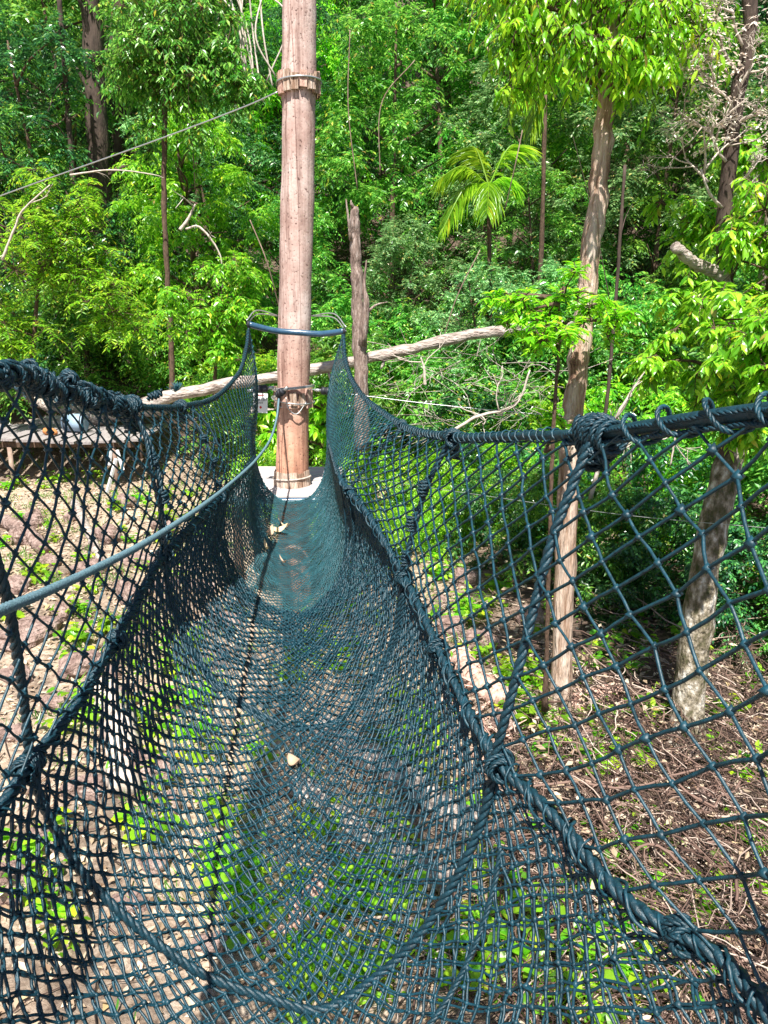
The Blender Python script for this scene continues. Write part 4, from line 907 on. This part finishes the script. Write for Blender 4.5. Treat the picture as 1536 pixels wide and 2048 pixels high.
ground_log('bleached grey log under the floor net, the lower of two', 600, 1590, 900, 1790, .09)
ground_log('broad sawn plank log lying under the left of the floor net', 215, 1400, 250, 1600, .12, 'pale')
ground_log('thin grey log crossing the sand below the stakes', 150, 1010, 210, 1140, .06)
ground_log('thick dark log near the walkway on the sandy ground', 10, 1050, 90, 1110, .09, 'stone')
ground_log('reddish splintered log beyond the right middle rope', 915, 1330, 1010, 1420, .11, 'splint', stubs=4)
ground_log('broken pink log lying right of the pale trunk', 1110, 1440, 1235, 1395, .085, 'splint', stubs=3)
ground_log('brown root log right of the broken pink log', 1255, 1400, 1300, 1480, .07, 'brown')
ground_log('white stripped branch at the bottom right under the net', 1350, 2040, 1400, 1790, .05, 'pale')
ground_log('long brown branch crossing the vine tangle', 1130, 1560, 1330, 1640, .04, 'vine')
ground_log('short cut log end in the middle below the floor net', 560, 1890, 640, 1800, .09, 'splint')

# splinters around the broken logs
t = MB()
for _ in range(90):
    p = onground(rng.uniform(900, 1180), rng.uniform(1320, 1560)); a = rng.random() * 3.14; L = rng.uniform(.08, .3); d_ = np.array([math.cos(a), math.sin(a), rng.normal(0, .25)])
    t.tube(np.array([p + [0, 0, .03], p + d_ * L * .5 + [0, 0, .05], p + d_ * L + [0, 0, .04]]), [.004, rng.uniform(.008, .02), .003], 4)
tag(t.build('wood_splinters', M['splint'], smooth=False), 'scatter of pink wood splinters around the broken logs', 'splinters', kind='stuff')
# dry vine tangle on the right bank
t = MB()
for _ in range(3400):
    if rng.random() < .75: u, v = rng.uniform(1000, 1600), rng.uniform(1330, 2100)
    else: u, v = rng.uniform(850, 1560), rng.uniform(1150, 2050)
    x_, y_ = onground(u, v)[:2]
    a = rng.random() * 6.28; L = rng.choice([rng.uniform(.15, .6), rng.uniform(.8, 2.0)], p=[.85, .15]); h = rng.uniform(0, .3) * (1 if x_ > 1.2 else .3); n = 7; p = [np.array([x_, y_, 0])]
    for _k in range(n - 1): a += rng.normal(0, .45); p.append(p[-1] + np.array([math.cos(a), math.sin(a), 0]) * L / n)
    p = np.array(p); p[:, 2] = hillh(p[:, 0], p[:, 1]) + h + .05 * np.sin(np.linspace(0, 3.1, n)) * rng.random() + .01
    t.tube(p, rng.choice([.0018, .003, .0045, .009], p=[.38, .38, .2, .04]), 4, cap=False)
tag(t.build('vine_tangle', M['tangle']), 'tangled heap of dry brown vines on the bank right of the net', 'vines', kind='stuff')
# leaf litter
n = 34000; x_ = rng.uniform(-7, 6, n); y_ = rng.uniform(1.2, 13, n); z_ = hillh(x_, y_) + .01 + rng.random(n) * np.where(x_ > 1.0, .24, .02)
ax = rng.normal(0, 1, (n, 3)) * [1, 1, .25]; nm = np.array([0, 0, 1.]) + rng.normal(0, .4, (n, 3)); t = MB()
leaves(t, np.stack([x_, y_, z_], 1), ax, nm, rng.uniform(.03, .09, n), .45)
tag(t.build('leaf_litter', M['litter'], smooth=False), 'dry brown leaf litter over the sandy ground', 'leaf litter', kind='stuff')
t = MB()
for _ in range(1500):
    x0, y0 = rng.uniform(-6, 1.5), rng.uniform(1.5, 12); a = rng.random() * 6.28; L = rng.uniform(.08, .35); x1, y1 = x0 + math.cos(a) * L, y0 + math.sin(a) * L
    t.tube(np.array([[x0, y0, gz(x0, y0) + .012], [(x0+x1)/2 + rng.normal(0, .02), (y0+y1)/2, gz((x0+x1)/2, (y0+y1)/2) + .03], [x1, y1, gz(x1, y1) + .012]]), rng.uniform(.002, .006), 3, cap=False)
tag(t.build('twig_litter', M['tangle']), 'small dry twigs scattered on the sandy ground', 'twigs', kind='stuff')

# ------------------------------------------------------------------ sprouting ground plants
def plant(kind):
    labs = ['bright green heart leaved sprout', 'low lime sprout cluster', 'tall slender leaved sprout']
    root = thing('ground_plant', labs[kind], 'plant'); s = MB(); l = MB()
    ns = [16, 24, 9][kind]
    for _ in range(ns):
        a = rng.random() * 6.28; r = rng.uniform(.03, .22); h = rng.uniform(.06, .26) * (1, .7, 1.5)[kind]
        e = np.array([math.cos(a) * r, math.sin(a) * r, h]); s.tube(np.array([[e[0] * .2, e[1] * .2, -.02], e * [.6, .6, .7], e]), .0025, 3)
        k = 1 if kind < 2 else 4
        for j in range(k + (rng.random() < .6)):
            b = e * (1 - .18 * j); ad = a + rng.normal(0, .9) + j * 2.4
            ax = np.array([[math.cos(ad), math.sin(ad), -.25 + rng.normal(0, .2)]]); leaves(l, b[None], ax, np.array([[rng.normal(0, .3), rng.normal(0, .3) - .2, 1.]]), rng.uniform(.06, .13), .75 if kind < 2 else .4, 1)
    part(s, 'stem', M['L5'], root); part(l, 'leaves', M['L4' if kind == 1 else 'L5'], root, False); return root
PL = [plant(0), plant(1), plant(2)]
GL = ['bright green broad leaved sprouts under and beside the net', 'lime sprout clusters under and beside the net', 'slender leaved sprouts under and beside the net']
LB = ['bright green broad leaved sprout on the ground below the net', 'lime green sprout cluster on the ground below the net', 'slender leaved green sprout on the ground below the net']
regions = [(230, 420, 960, 1120, 14), (60, 330, 1160, 1330, 9), (200, 420, 1230, 1480, 12), (330, 420, 1400, 1520, 6), (860, 1020, 1150, 1300, 12), (640, 760, 1060, 1400, 9), (480, 760, 1750, 2040, 15), (1060, 1330, 1880, 2040, 14), (380, 1100, 1450, 2040, 10),
           (1130, 1300, 1400, 1620, 9), (1020, 1120, 1350, 1520, 8), (1250, 1536, 1150, 1560, 22), (900, 1250, 1180, 1400, 18), (1050, 1500, 1480, 2000, 16), (100, 420, 1100, 1500, 16), (0, 200, 950, 1250, 10), (30, 130, 1680, 1900, 6), (260, 480, 1500, 1760, 9), (560, 660, 1280, 1400, 5), (760, 960, 1700, 2040, 9), (1330, 1536, 1700, 2040, 5), (20, 200, 930, 1060, 7), (840, 1100, 960, 1150, 12), (760, 900, 1300, 1560, 8)]
first = [True] * 3
for (u0, u1, v0, v1, n_) in regions:
    for _ in range(n_):
        p = onground(rng.uniform(u0, u1), rng.uniform(v0, v1)); k = int(rng.choice(3, p=[.45, .4, .15]))
        o = PL[k] if first[k] else copy_tree(PL[k]); first[k] = False
        o.location = (float(p[0]), float(p[1]), gz(p[0], p[1])); o.rotation_euler = (0, 0, rng.random() * 6.28); s = rng.uniform(.5, .95); o.scale = (s, s, s * rng.uniform(.8, 1.2))
        o['label'] = LB[k]; o['group'] = GL[k]

# grass tufts on the sand
t = MB(); cx_ = rng.uniform(-6.5, 1.2, 260); cy_ = rng.uniform(2.5, 12.5, 260); n = 26
bx_ = np.repeat(cx_, n) + rng.normal(0, .07, 260 * n); by_ = np.repeat(cy_, n) + rng.normal(0, .07, 260 * n)
ax = rng.normal(0, .55, (260 * n, 3)); ax[:, 2] = 1
leaves(t, np.stack([bx_, by_, hillh(bx_, by_)], 1), ax, rng.normal(0, 1, (260 * n, 3)), rng.uniform(.05, .14, 260 * n), .07)
tag(t.build('grass_tufts', M['L0'], smooth=False), 'small green grass tufts scattered over the sandy ground', 'grass', kind='stuff')
